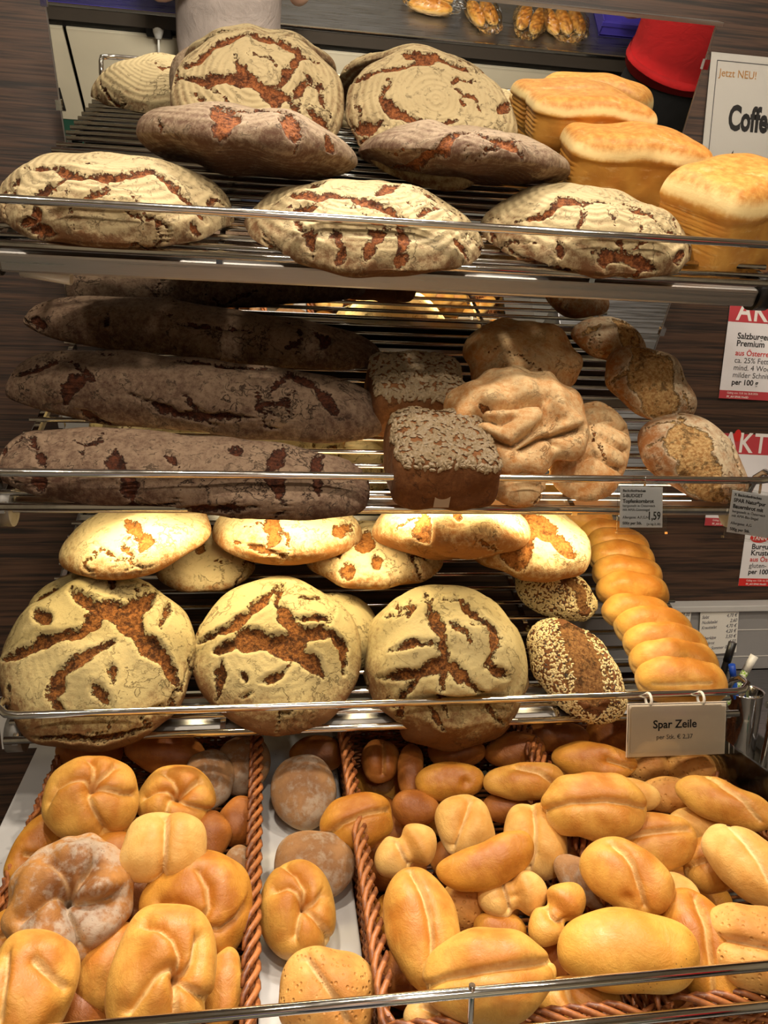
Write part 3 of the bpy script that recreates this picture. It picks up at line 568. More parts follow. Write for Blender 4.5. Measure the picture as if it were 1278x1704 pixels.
loaf('torn_rye_loaf', 'round loaf with petal-like cuts beside the sesame loaf', C, ST3, (602, 972, 877, 1253), 1.165, up(42), M_STAR, [
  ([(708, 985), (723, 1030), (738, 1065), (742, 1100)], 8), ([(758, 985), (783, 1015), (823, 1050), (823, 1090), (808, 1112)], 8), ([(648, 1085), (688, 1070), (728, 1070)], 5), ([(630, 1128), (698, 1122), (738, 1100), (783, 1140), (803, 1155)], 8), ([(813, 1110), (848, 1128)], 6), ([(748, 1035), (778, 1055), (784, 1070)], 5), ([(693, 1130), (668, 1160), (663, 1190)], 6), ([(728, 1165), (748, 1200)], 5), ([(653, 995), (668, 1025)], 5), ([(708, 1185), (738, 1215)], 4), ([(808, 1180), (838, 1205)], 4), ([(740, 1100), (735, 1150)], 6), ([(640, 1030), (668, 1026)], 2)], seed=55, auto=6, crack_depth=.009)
BK = 'small pale round loaves at the back of the lowest shelf'
def small(label, bbox, y, nrm, cr, seed, phi=0): loaf('pale_round_loaf', label, C, BK, bbox, y, nrm, M_BACK, cr, phi=phi, htr=.48, hbr=.28, res=44, auto=4, seed=seed, lump=(.003, .08))
small('pale round loaf, leftmost of the back row, tipped up to the right', (100, 832, 352, 966), 1.29, (-.2, -.2, .96), [([(210, 868), (245, 900), (235, 915)], 7), ([(150, 900), (190, 925)], 2)], 61, 14)
small('small pale loaf low between the two left loaves of the back row', (255, 882, 425, 986), 1.365, up(69), [([(335, 900), (330, 920)], 7), ([(350, 925), (380, 935)], 2)], 62)
small('pale round loaf with one crack, second from the left along the back-row tops', (352, 824, 600, 938), 1.335, up(88), [([(450, 855), (455, 895), (445, 910)], 7), ([(555, 890), (590, 870)], 6), ([(390, 900), (480, 930)], 3)], 63, -1)
small('striped pale loaf low in the middle of the back row', (505, 868, 736, 979), 1.335, up(82), [([(612, 880), (605, 919)], 8), ([(625, 923), (629, 943)], 7), ([(581, 936), (577, 960)], 6), ([(560, 905), (565, 930)], 3)], 64, 3)
small('brightest pale loaf under the shelf lamp, resting on its neighbours', (622, 816, 879, 930), 1.26, up(98), [([(705, 850), (701, 885), (705, 905)], 8), ([(760, 850), (765, 865)], 4), ([(800, 900), (815, 915)], 4)], 65, 1)
small('pale loaf with broad tan tears, right end of the back row', (772, 832, 983, 969), 1.30, (.08, -.24, .97), [([(870, 852), (925, 892), (952, 925)], 11), ([(884, 892), (856, 923), (863, 947)], 12)], 66, 12)
# ------------------------------------------------------------------ tin loaves, seed loaves, joined roll rows
def tin_warp(step):
    def fn(P, sq):
        k = np.clip((P[:, 2]/sq.ht-step)/.14, 0, 1); k = k*k*(3-2*k); g = 1+.045*k-.12*np.clip(P[:, 2]/sq.ht-.45, 0, 1)**1.5
        fl = 1+.05*np.clip(P[:, 2]/sq.ht, -1, step)
        P = P.copy(); P[:, 0] *= g*fl; P[:, 1] *= g*fl*(1+.02*k)
        e = np.clip((np.abs(P[:, 0])/sq.a-.93)/.05, 0, 1)*(1-k); P[:, 0] += np.sign(P[:, 0])*e*.0012*np.sin(P[:, 2]*2*math.pi/.0075)
        P[:, 2] += .004*np.sin(P[:, 0]*38+1)*k; return P
    return fn
def tin_mat():
    t = NT('tin_loaf_crust'); H = t.attr('hgt'); big = t.noise(16, 3); mid = t.noise(80, 4, .6); v1 = t.noise(30, 5, .7, t.scale_vec((1, 1, 4)))
    hh = t.math('ADD', H, t.math('MULTIPLY', t.math('SUBTRACT', mid, .5), .16))
    c = t.mix(t.ramp(big, .3, .7), S(214, 158, 72), S(190, 126, 50)); top = t.mix(t.ramp(mid, .3, .7), S(222, 164, 84), S(196, 128, 56))
    c = t.mix(t.ramp(hh, .36, .50), c, S(246, 216, 152)); c = t.mix(t.ramp(hh, .55, .78), c, top); c = t.mix(t.math('MULTIPLY', t.ramp(v1, .55, .7), .25), c, S(250, 226, 170))
    t.bump(t.math('ADD', mid, t.math('MULTIPLY', v1, .8)), .0012, .6); return t.fin(c, .55, 0, Specular_IOR_Level=.35)
M_TIN = tin_mat()
TG = 'golden tin loaves at the right end of the top shelf'
def tin(label, px, py, y, L, Wd, Hh, yaw, seed, nrm=NSH):
    O = at_y(px, py, y); n = _n(nrm); ux = np.array((math.cos(math.radians(yaw)), math.sin(math.radians(yaw)), 0)); u = _n(ux-n*ux.dot(n)); R = np.stack([u, np.cross(n, u), n], 1)
    sq = SQ(L/2, Wd/2, Hh/2, Hh/2, 7, 5); add_bread('tin_loaf', label, C, TG, sq, O, R, M_TIN, 44, seed=seed, lump=(.0016, .07), warp=tin_warp(.25))
tin('tin loaf with ribbed end, nearest of the tin loaves, at the top rail', 1218, 364, 1.19, .240, .140, .165, 33, 71)
tin('tin loaf with a pale ragged lip, behind the ribbed-end one', 1048, 280, 1.335, .232, .125, .125, -6, 72)
tin('tin loaf lying highest at the back, beside the target-ringed loaf', 978, 205, 1.42, .215, .10, .095, -5, 73)

def scatter(parent, sq, R, n, size, mat, name, seed, keep, lift=.0):
    """seeds lying on a loaf: many tiny lens-shaped pieces, one joined part"""
    rng = np.random.default_rng(seed); me0 = parent.data; nv = len(me0.vertices); A = np.empty(nv*3, np.float32); me0.vertices.foreach_get('co', A); A = A.reshape(-1, 3).astype(float); B0 = np.empty(nv*3, np.float32); me0.vertex_normals.foreach_get('vector', B0); B0 = B0.reshape(-1, 3).astype(float)
    idx = rng.integers(0, nv, n*4); P = A[idx]; N = B0[idx]; ok = keep(P); P, N = P[ok][:n], N[ok][:n]
    J = rng.normal(0, .0018, P.shape); P = P+J-N*np.sum(J*N, 1)[:, None]
    T = rng.normal(size=P.shape); T -= N*np.sum(T*N, 1)[:, None]; T /= np.linalg.norm(T, axis=1)[:, None]; B = np.cross(N, T); N2 = N+rng.normal(0, .15, N.shape)
    sh = np.array([(1, 0, 0), (.35, .48, 0), (-.6, .42, 0), (-.95, 0, 0), (-.6, -.42, 0), (.35, -.48, 0), (0, 0, .36), (0, 0, -.3)]); fc = [(i, (i+1) % 6, 6) for i in range(6)]+[((i+1) % 6, i, 7) for i in range(6)]
    sc = size*rng.uniform(.75, 1.2, len(P)); verts = (P+N*lift)[:, None]+sc[:, None, None]*(sh[None, :, :1]*T[:, None]+sh[None, :, 1:2]*B[:, None]+sh[None, :, 2:]*N2[:, None])
    faces = [tuple(i*8+k for k in q) for i in range(len(P)) for q in fc]; me = bpy.data.meshes.new(name); me.from_pydata(verts.reshape(-1, 3).tolist(), [], faces); me.update(); me.materials.append(mat)
    o = bpy.data.objects.new(name, me); COL.objects.link(o); o.parent = parent; o['kind'] = 'stuff'; return o
M_SUN = plain('sunflower_kernel', S(150, 128, 96), .5, var=.3, vscale=120)
M_SES = plain('sesame_seed', S(228, 206, 150), .45, var=.25, vscale=200); M_POP = plain('poppy_seed', S(52, 42, 34), .5)
def seed_tin(label, px, s, seed, py_guess=760):
    x = at_y(px, py_guess, 1.2)[0]; n = NS; sq = SQ(.076, .077, .048, .048, 7, 5); O = SHELF[1]+SS*s+NS*.050+np.array((x, 0, 0)); u = np.array(SS); R = np.stack([u, np.cross(n, u), n], 1)
    o = add_bread('sunflower_loaf', label, C, 'seeded tin loaves on the middle shelf', sq, O, R, M_SEED, 40, seed=seed, lump=(.002, .05)); scatter(o, sq, R, 1000, .0056, M_SUN, 'sunflower_seeds', seed, lambda P: P[:, 2] > sq.ht*.72, .0012)
    return o, O
k1, kO = seed_tin('dark box loaf topped with sunflower seeds, at the middle guard rail', 709, .052, 74)
kp = link('paper_label', box_mesh((-.011, -.0004, -.016), (.011, .0004, .016)), plain('label_paper', S(170, 150, 128), .7)); kp.parent = k1; kp.location = (-.0770, .008, -.012); kp.rotation_euler = (0, 0, math.pi/2)
seed_tin('dark box loaf with sunflower seeds, in shade behind the front one', 702, .235, 75, 640)
SG = 'sesame-crusted oval loaves on the lowest shelf'
for (lab, bb, y, nr, phi, cr, sd, gap) in (('sesame loaf with a split crumb stripe, standing at the lowest guard rail', (878, 1022, 1042, 1212), 1.135, (.05, -.62, .78), -72, [([(950, 1035), (975, 1090), (985, 1150), (990, 1165)], 30)], 76, .024), ('smaller sesame loaf behind, under the right back-row loaf', (856, 938, 994, 1036), 1.275, (.05, -.60, .80), -25, [([(935, 955), (968, 980), (975, 1015)], 16)], 77, .013)):
    sq, O, R = fit(bb, y, nr, phi, .66, .5, .42, fit_h=False); o = add_bread('sesame_loaf', lab, C, SG, sq, O, R, M_SEED, 50, cracks=cr, seed=sd, auto=0, crack_depth=.005, lump=(.002, .06))
    cl = np.array([hit(sq, O, R, *q) for q in densify(cr[0][0], 6)])
    kf = lambda P: (np.linalg.norm(P[:, None]-cl[None], axis=2).min(1) > gap) & (P[:, 2] > -sq.hb*.45)
    scatter(o, sq, R, 2600, .0032, M_SES, 'sesame_seeds', sd, kf); scatter(o, sq, R, 900, .0022, M_POP, 'poppy_seeds', sd+9, kf)
def zeile(label, lobes, hz, seed):
    """row of five soft rolls baked together: one thing, each roll a part"""
    c0 = at_plane(lobes[-1][0], lobes[-1][1], SHELF[2]+NS*hz, NS); t = thing('roll_row', label, 'bread roll', c0, 'rows of joined rolls on the lowest shelf')
    for k, (px, py, wpx) in enumerate(lobes):
        O = at_plane(px, py, SHELF[2]+NS*hz, NS); a = wpx/2*depth_of(O)/F_PX; R = basis(NSH, -4); sq = SQ(a, a*.50, a*.62, a*.5, 2.7, 2.2)
        me = bread_mesh(sq, O, R, 26, seed=seed+k, lump=(.0012, .05), grooves=[([(px-wpx*.46, py+4), (px-wpx*.40, py+12)], 5, .003)]+([([(px-wpx*.3, py+3), (px+wpx*.35, py+1)], 3, .003)] if k == 4 and seed > 85 else []))
        o = link('roll_segment', me, M_ROLL, None, frame(O, R[:, 0], R[:, 1], R[:, 2])); o.parent = t; o.matrix_parent_inverse = t.matrix_world.inverted()
zeile('row of five joined soft rolls at the back, under the middle shelf', [(1006, 889, 88), (1028, 908, 102), (1034, 932, 110), (1043, 958, 116), (1052, 986, 120)], .034, 81)
zeile('row of five joined soft rolls above the hanging sign', [(1059, 1022, 116), (1088, 1047, 130), (1107, 1076, 140), (1122, 1106, 148), (1132, 1136, 150)], .034, 91)
O = at_y(968, 862, 1.45); sq = SQ(.062, .035, .03, .026, 2.6, 2.2); add_bread('soft_roll', 'single soft roll showing under the middle shelf bar, beside the price tag', 'bread roll', None, sq, O, basis(NSH, -4), M_ROLL, 26, seed=85, lump=(.001, .05))

# ------------------------------------------------------------------ rolls in the baskets
R1, R2, R3 = 'rolls piled in the left basket', 'rolls lying on the bare tray', 'rolls piled in the right baskets'
def pinch(k=.42, wd=.26):
    def fn(P, sq):
        g = 1-k*np.exp(-(P[:, 0]/(wd*sq.a))**2); P = P.copy(); P[:, 1] *= g; P[:, 2] *= g; return P
    return fn
def bend(k):
    def fn(P, sq): P = P.copy(); P[:, 1] -= k*sq.b*((P[:, 0]/sq.a)**2-.3); return P
    return fn
def roll(label, grp, cx, cy, L, W, phi, h, mat, grooves=(), ht=.85, hb=.62, p=2.0, q=2.0, nrm=None, gw=9, gd=.0075, res=28, seed=None, warp=None, name='bread_roll', lump=(.0015, .05), dents=()):
    O = at_tray(cx, cy, h); m = depth_of(O)/F_PX; a, b = L/2*m, W/2*m; n = nrm if nrm is not None else TN*.55+_n(CAM-O)*.62
    hs = min(a, b); sq = SQ(a, b, hs*ht, hs*hb, p, q); R = basis(n, phi); sd = seed or int(cx*7+cy)
    return add_bread(name, label, 'bread roll', grp, sq, O, R, mat, res, grooves=[(g, gw, gd) if not isinstance(g, tuple) else g for g in grooves], seed=sd, lump=lump, warp=warp, dents=dents)
K = dict(name='kaiser_roll', res=40, gw=10, gd=.0085, ht=.8, hb=.6)
# left basket
roll('round star roll highest at the back left of the pile', R1, 152, 1327, 158, 144, 0, .125, M_ROLL, [[(152, 1304), (139, 1295), (113, 1301), (94, 1312), (80, 1338)], [(152, 1304), (148, 1325), (156, 1348), (169, 1370), (178, 1385)], [(152, 1304), (169, 1306), (188, 1312), (207, 1318), (226, 1318)], [(152, 1304), (165, 1291), (180, 1282), (192, 1270)], [(152, 1304), (154, 1291), (156, 1273), (146, 1260)]], **K)
roll('star roll between the highest one and the wicker wall, half shaded', R1, 294, 1331, 130, 114, -8, .085, M_ROLL, [[(293, 1323), (276, 1314), (257, 1316), (234, 1330)], [(293, 1323), (294, 1308), (287, 1294), (272, 1284)], [(293, 1323), (311, 1312), (330, 1298)], [(293, 1323), (311, 1336), (333, 1343), (357, 1349)], [(293, 1323), (281, 1330), (275, 1360)]], **K)
roll('pale square roll with a straight seam on top of the left pile', R1, 272, 1412, 136, 118, 0, .135, M_ROLLP, [[(279, 1352), (278, 1370), (275, 1430), (272, 1468)]], p=3.0, gw=15, gd=.011, res=36)
roll('dark floured star roll at the left of the pile', R1, 117, 1496, 200, 208, 0, .115, M_ROLLD, [[(110, 1484), (90, 1483), (71, 1496), (47, 1515), (28, 1535)], [(110, 1484), (111, 1468), (105, 1451), (80, 1432)], [(110, 1484), (128, 1468), (139, 1449), (158, 1425)], [(110, 1484), (131, 1494), (160, 1494), (200, 1482)], [(110, 1484), (113, 1515), (128, 1545), (140, 1580)]], name='kaiser_roll', res=44, gw=15, gd=.013, ht=.62, hb=.5, lump=(.0028, .035))
roll('star roll half covered by the square roll and the front roll', R1, 328, 1512, 182, 190, 20, .085, M_ROLLB, [[(331, 1538), (349, 1508), (346, 1475), (330, 1448)], [(331, 1538), (316, 1519), (290, 1505), (262, 1508)], [(331, 1538), (346, 1545), (373, 1543), (395, 1525), (412, 1500)], [(331, 1538), (333, 1551), (346, 1573), (360, 1602)]], **K)
roll('big star roll at the front of the left basket, cut by the rail', R1, 272, 1618, 176, 212, 0, .115, M_ROLL, [[(300, 1624), (301, 1586), (287, 1560), (265, 1545), (238, 1538)], [(300, 1624), (316, 1615), (327, 1591), (331, 1555)], [(300, 1624), (285, 1610), (263, 1621), (243, 1646), (212, 1688)], [(300, 1624), (316, 1639), (338, 1656), (358, 1666)], [(300, 1624), (298, 1661), (297, 1704)]], name='kaiser_roll', res=44, gw=11, gd=.010, ht=.8, hb=.6, p=2.5)
roll('smooth roll squeezed behind the front star roll, below the floured one', R1, 185, 1610, 120, 140, 0, .065, M_ROLL, [[(236, 1560), (222, 1610), (224, 1660)]], res=30)
roll('large roll in the front left corner with a torn pale edge', R1, 42, 1650, 150, 190, -12, .10, M_ROLL, [[(12, 1585), (8, 1640), (0, 1700)], [(58, 1592), (90, 1622), (108, 1640)]], p=2.8, res=36)
roll('amber roll peeping out left of the dark floured one', R1, 62, 1408, 70, 130, -32, .070, M_ROLLB, [[(40, 1420), (62, 1424)]], res=28)
roll('amber roll under the dark floured one at the frame edge', R1, 18, 1560, 100, 90, 10, .055, M_ROLLB, [[(0, 1556), (20, 1546), (45, 1535)]])
roll('roll buried between the highest star roll and the square roll', R1, 188, 1432, 90, 100, 0, .075, M_ROLLB)
roll('roll buried between the dark floured roll and the square roll', R1, 215, 1500, 90, 120, 0, .045, M_SHADEROLL)
roll('smooth roll wedged against the wicker wall at the front', R1, 372, 1645, 66, 130, 0, .06, M_ROLL)
roll('flour-dusted roll against the wicker wall in half shade', R1, 396, 1452, 56, 92, 10, .05, M_ROLLU)
roll('small shaded roll behind the square roll', R1, 352, 1390, 62, 84, 15, .055, M_SHADEROLL)
roll('oval shaded roll against the wicker wall', R1, 396, 1367, 66, 86, -20, .045, M_SHADEROLL)
roll('roll at the very back of the left basket under the torn loaf', R1, 275, 1252, 136, 74, -6, .065, M_SHADEROLL)
roll('upturned disc-shaped roll at the back of the left basket', R1, 346, 1298, 84, 108, 0, .050, M_ROLLU, ht=.6)
roll('upturned floured roll in the far right corner of the left basket', R1, 404, 1272, 92, 108, -20, .045, M_ROLLU, ht=.6)
roll('dim roll behind the highest star roll', R1, 150, 1250, 110, 70, 0, .06, M_SHADEROLL)
roll('shaded roll under the front rail between corner roll and big star roll', R1, 135, 1690, 100, 100, 0, .04, M_SHADEROLL)
# bare tray
roll('upturned roll with a floured round base, at the back of the bare tray', R2, 505, 1316, 108, 128, 10, .045, M_ROLLU, ht=.62, dents=[(516, 1310, 36, .006)])
roll('brown slit roll leaning on the wicker edge in shade', R2, 595, 1368, 124, 98, 22, .062, M_ROLLB, [[(538, 1392), (570, 1368), (610, 1352), (648, 1345)]], gw=8)
roll('upturned floured roll lying behind the star roll on the bare tray', R2, 523, 1438, 138, 112, -8, .040, M_ROLLU, ht=.62)
roll('oval star roll in the middle of the bare tray', R2, 495, 1513, 128, 160, 18, .045, M_ROLL, [[(508, 1501), (508, 1474), (492, 1450), (470, 1437)], [(508, 1501), (492, 1481), (478, 1475), (455, 1483)], [(508, 1501), (525, 1500), (538, 1484)], [(508, 1501), (500, 1521), (492, 1560)], [(508, 1501), (530, 1528), (549, 1554), (551, 1572)]], **K)
roll('square pale roll on the bare tray at the front rail', R2, 545, 1655, 160, 136, -15, .045, M_ROLLH, [[(512, 1592), (535, 1625), (562, 1665), (580, 1700)]], p=3.2, gw=12, gd=.007, res=36)
roll('dim roll at the far back of the bare tray', R2, 528, 1256, 92, 60, 0, .04, M_SHADEROLL)
# right baskets
A = M_ROLL
roll('small pinched twin roll at the left edge of the wide basket', R3, 676, 1416, 116, 78, 38, .075, M_ROLLP, [[(656, 1392), (668, 1415), (676, 1431), (686, 1446)]], gw=9, gd=.008, warp=pinch(.42, .22), res=32)
roll('pale two-lobed roll with a dotted seam behind the banana-shaped one', R3, 773, 1374, 94, 104, -72+90, .075, M_ROLLP, [[(786, 1326), (780, 1345), (768, 1374), (752, 1416)]], p=2.7, gw=14, gd=.011, res=34)
roll('smooth brown banana-shaped roll on the right pile', R3, 811, 1436, 172, 74, 27, .11, M_ROLLB, [], ht=.9, warp=bend(-.25), p=2.3, res=32)
roll('pale upright slit roll behind the banana-shaped one', R3, 891, 1398, 104, 124, 8, .072, M_ROLLP, [[(888, 1330), (892, 1370), (890, 1420), (880, 1452)]], gw=11, gd=.010, p=2.5, res=34)
roll('large slit roll lying highest in the middle of the right pile', R3, 988, 1342, 178, 114, -4, .125, M_ROLL, [[(899, 1349), (915, 1341), (949, 1333), (1008, 1330), (1050, 1335), (1078, 1343)]], gw=9, gd=.008, res=42, lump=(.002, .05))
roll('smooth roll left of the highest slit roll', R3, 872, 1301, 134, 66, 4, .080, A, [[(860, 1272), (895, 1282), (925, 1302)]], res=32)
roll('roll with a wrinkled end just under the sesame loaf', R3, 988, 1268, 138, 66, -14, .085, M_ROLLB, [[(1015, 1262), (1040, 1272), (1056, 1280)]], res=32)
roll('small smooth roll peeping out right of the highest slit roll', R3, 1056, 1322, 84, 54, -22, .075, M_ROLLP)
roll('slit roll under the right end of the highest slit roll', R3, 1084, 1402, 150, 100, 4, .085, A, [[(1010, 1399), (1040, 1392), (1076, 1383), (1110, 1379), (1146, 1378)]], res=38)
roll('slit roll standing steeply in front of the middle of the pile', R3, 1043, 1459, 158, 112, -42, .120, A, [[(1022, 1400), (1040, 1416), (1054, 1436), (1064, 1466), (1076, 1512)]], gw=9, res=40, dents=[(1044, 1500, 14, .005)])
roll('pale floured roll tucked left of the steep slit roll', R3, 972, 1466, 110, 66, -50, .070, M_ROLLU)
roll('pinched twin roll lying crosswise right of the banana-shaped one', R3, 853, 1488, 116, 82, 14, .085, M_ROLLP, [[(834, 1458), (840, 1480), (846, 1500), (851, 1526)]], gw=10, gd=.010, warp=pinch(.44, .24), res=34, dents=[(860, 1492, 10, .004)])
roll('pinched twin roll standing between the crosswise twin and the big plain roll', R3, 926, 1521, 124, 70, 58, .090, A, [[(903, 1500), (916, 1520), (930, 1532), (948, 1538)]], gw=9, gd=.009, warp=pinch(.46, .22), res=34)
roll('large slit roll standing upright beside the wicker wall', R3, 703, 1544, 202, 122, 100, .085, A, [[(684, 1446), (695, 1464), (706, 1487), (717, 1524), (721, 1560), (720, 1600)]], gw=9, res=42)
roll('largest front slit roll crossed by the rail post', R3, 813, 1622, 218, 148, 6, .105, A, [[(704, 1641), (741, 1625), (811, 1612), (870, 1603), (922, 1596)]], gw=9, gd=.0085, res=46, lump=(.002, .06))
roll('big plain roll sprinkled with dark specks at the front rail', R3, 1045, 1583, 234, 130, -3, .105, M_ROLLS, [], ht=.85, p=2.25, res=42, lump=(.002, .07))
roll('upright slit roll right of the specked plain roll', R3, 1166, 1574, 190, 122, 103, .085, M_ROLLB, [[(1160, 1488), (1168, 1515), (1176, 1540), (1181, 1575), (1185, 1610), (1187, 1660)]], gw=9, res=40)
roll('upturned roll with honeycomb base at the right frame edge', R3, 1252, 1578, 156, 138, -18, .105, M_ROLLH, [[(1178, 1555), (1217, 1559), (1250, 1566), (1320, 1580)]], gw=14, gd=.011, p=2.5, res=40)
roll('long roll leaning over the right basket edge', R3, 1250, 1443, 170, 108, -56, .115, M_ROLLP, [[(1210, 1366), (1225, 1384), (1243, 1403), (1258, 1424), (1275, 1455), (1295, 1490)]], gw=7, gd=.005, res=40)
roll('long roll slanting down beside the acrylic sheet', R3, 1206, 1336, 158, 72, -34, .105, A, [[(1176, 1290), (1196, 1299), (1239, 1333), (1266, 1366)]], gw=7, gd=.004, res=36)
roll('shaded roll with a dark-pitted base behind the slanting long roll', R3, 1116, 1324, 104, 58, -14, .060, M_ROLLH)
roll('honeycomb-based roll at the back right under the hanging sign', R3, 1156, 1280, 100, 60, -15, .055, M_ROLLH)
roll('upturned honeycomb roll behind the hanging sign', R3, 1078, 1278, 70, 56, 0, .045, M_ROLLH)
roll('pale roll half buried under the slanting long roll', R3, 1158, 1374, 90, 62, -12, .060, M_ROLLP)
roll('slit roll buried left of the long leaning roll', R3, 1182, 1440, 96, 92, 12, .070, A, [[(1137, 1442), (1165, 1432), (1205, 1426)]], gw=9)
roll('roll showing only its rim between steep slit roll and upright one', R3, 1124, 1490, 80, 72, -30, .060, M_ROLLP)
roll('roll with a pinched end at the dim back of the wide basket', R3, 748, 1300, 114, 64, 6, .060, M_ROLLB, dents=[(776, 1302, 9, .007)])
roll('two-lobed roll in the darkest back corner of the wide basket', R3, 632, 1266, 64, 78, 0, .045, M_SHADEROLL, [[(640, 1230), (640, 1290)]], gw=10)
roll('upright dim roll beside the darkest corner roll', R3, 684, 1282, 46, 96, 0, .050, M_SHADEROLL)
roll('dim roll under the petal-cut loaf, left', R3, 760, 1250, 96, 56, 0, .055, M_SHADEROLL)
roll('dim roll under the petal-cut loaf, right', R3, 856, 1250, 100, 60, 8, .060, M_SHADEROLL)
roll('dim roll under the sesame loaf end', R3, 926, 1226, 104, 56, 0, .055, M_SHADEROLL)
roll('dim roll behind the hanging sign', R3, 1020, 1225, 90, 70, 0, .055, M_SHADEROLL)
roll('small roll under the largest front slit roll, at the basket corner', R3, 716, 1690, 84, 66, 10, .045, M_ROLLP, [[(706, 1670), (730, 1684)]])
roll('slit roll low under the front rail, left of the basket joint', R3, 962, 1668, 140, 84, 0, .050, A, [[(940, 1632), (948, 1660), (965, 1690)]], gw=9)
roll('honeycomb-based roll buried under the banana-shaped one', R3, 772, 1508, 80, 80, 0, .055, M_ROLLH)
roll('roll buried under the crosswise twin roll', R3, 830, 1548, 90, 60, 0, .055, M_ROLLB)
roll('roll buried between the upright twin and the specked roll', R3, 935, 1590, 70, 90, 0, .045, M_SHADEROLL)
roll('roll buried under the highest slit roll', R3, 955, 1410, 110, 60, 0, .055, M_SHADEROLL)
roll('roll buried between the pinched small roll and the brown leaning roll', R3, 690, 1345, 80, 60, 0, .035, M_SHADEROLL)
roll('roll buried behind the pale upright slit roll', R3, 840, 1345, 80, 50, 0, .04, M_SHADEROLL)
roll('roll buried under the upright slit roll', R3, 1100, 1640, 90, 70, 0, .045, M_SHADEROLL)
# lowest layer, showing only as dim shapes between the others
rng = random.Random(5)
for (x0_, x1_, grp, lab) in ((tl(62, 1400, .02)[0]+.05, lw-.05, R1, 'dim roll at the bottom of the left basket, barely visible between the star rolls'), (rw_+.05, sp-.05, R3, 'dim roll at the bottom of the wide basket, barely visible between the slit rolls'), (sp+.06, .64, R3, 'dim roll at the bottom of the right end basket, barely visible')):
    y_ = -.085
    while y_ < .40:
        x_ = x0_+rng.uniform(0, .02)
        while x_ < x1_:
            W_ = np.array(TM @ Vector((x_, y_, ZB+.034))); q_ = proj(W_)
            if -60 < q_[0] < 1340 and q_[1] < 1760: roll(lab, grp, q_[0], q_[1], .105*F_PX/depth_of(W_), .076*F_PX/depth_of(W_), rng.uniform(0, 180), ZB+.034, M_SHADEROLL if rng.random() < .5 else M_ROLLB, nrm=TN, res=14, seed=int(rng.random()*9999)+1)
            x_ += .112
        y_ += .092
# ------------------------------------------------------------------ signs, tags, notes, pen cup
M_PAPER = plain('paper_white', S(226, 222, 214), .7, var=.05); M_PAPERG = plain('paper_greyish', S(224, 221, 224), .7, var=.05); M_PAPERB = plain('paper_beige', S(250, 234, 214), .6, var=.05)
M_INK = plain('ink_black', S(26, 24, 26), .6); M_INKG = plain('ink_grey', S(70, 68, 72), .6); M_INKR = plain('ink_red', S(200, 44, 40), .6); M_INKO = plain('ink_orange', S(206, 148, 70), .6); M_REDH = plain('print_red_shaded', S(186, 62, 70), .5); M_REDF = plain('print_bright_red', S(206, 40, 36), .5); M_INKW = plain('print_white', S(232, 226, 222), .6); M_HAND = plain('biro_ink', S(80, 78, 92), .6)  # the duller print red is the bright card red with shade mixed in
PAPER = {}
def sheet(name, label, cat, px, py, y, w, h, mat, rot=0.0, thick=.0006, lean=0.0):
    """flat upright sheet whose top-left corner is at the given photo point on depth y"""
    P = at_y(px, py, y); t = thing(name, label, cat, matrix=frame(P, (1, 0, 0), (0, 0, 1), (0, -1, 0)) @ Matrix.Rotation(math.radians(rot), 4, 'Z') @ Matrix.Rotation(math.radians(lean), 4, 'X'))
    PAPER[t.name] = link('paper', box_mesh((0, -h, -thick), (w, 0, 0)), mat, t); return t
def put(t, body, x, y, size, mat, **kw):
    o = link('lettering', text_mesh(body, size, **kw), mat, PAPER[t.name]); o.location = (x, y, .0004); return o
def bar(t, nm, x0, y0, x1, y1, mat, z=.0003): return link(nm, box_mesh((x0, y0, 0), (x1, y1, z)), mat, PAPER[t.name])
YW = WALL_Y-.004
t = sheet('coffee_sign', 'white coffee advertisement in a clear sleeve on the dark wall', 'sign', 1184, 86, YW, .21, .297, M_PAPER)
link('sleeve', box_mesh((-.004, -.301, .0009), (.214, .006, .0013)), M_FILM, t)
for (a, b, c_, d_) in ((.014, -.0155, .196, -.014), (.014, -.283, .196, -.2815), (.014, -.283, .0155, -.014), (.1945, -.283, .196, -.014)): bar(t, 'border_line', a, b, c_, d_, M_INKG)
put(t, 'Jetzt NEU!', .021, -.044, .0155*1.35, M_INKO, sx=.92)
put(t, 'Coffee', .105, -.143, .066, M_INK, bold=.0026, sx=.60, align='CENTER', space=1.0); put(t, 'to go', .105, -.225, .066, M_INK, bold=.0026, sx=.62, align='CENTER')
def offer(label, px, py, lines, head, y=YW, rot=0.0, red=None, y0=-.065):
    red = red or M_REDH; t = sheet('offer_card', label, 'sign', px, py, y, .297, .21, M_PAPERG, rot)
    bar(t, 'footer_band', 0, -.21, .297, -.192, red); put(t, 'Gültig von 13.8. bis 26.8.2026', .018, -.199, .0062, M_INKW); put(t, 'PF_AH SPAR MmSD', .018, -.2075, .0062, M_INKW, bold=.0001)
    if head: bar(t, 'header_band', 0, -.045, .297, 0, red); put(t, 'AKTION', .018, -.0405, .062, M_INKW, bold=.0010, sx=.86, space=1.12)
    for k, (s_, mt, bd, sz) in enumerate(lines): put(t, s_, .026, y0-.0152*k*1.04-.004*(k > 1), sz, mt, bold=bd)
    return t
B_ = .00032
offer('red and white offer card for cheese, upper one on the right wall', 1216, 499, [('Salzburger', M_INK, B_, .0185), ('Premium', M_INK, B_, .0185), ('aus Österreich', M_INKR, .0002, .0165), ('ca. 25% Fett', M_INKG, 0, .0165), ('mind. 4 Wochen', M_INKG, 0, .0165), ('milder Schnitt', M_INKG, 0, .0165), ('per 100 g', M_INK, B_, .0165)], True, rot=-1.2, y0=-.080)
t2 = offer('red and white offer card half hidden behind the front farmhouse loaf', 1192, 720, [('aus Österreich', M_INKR, .0002, .0165)], True, rot=-1.5, y0=-.178)
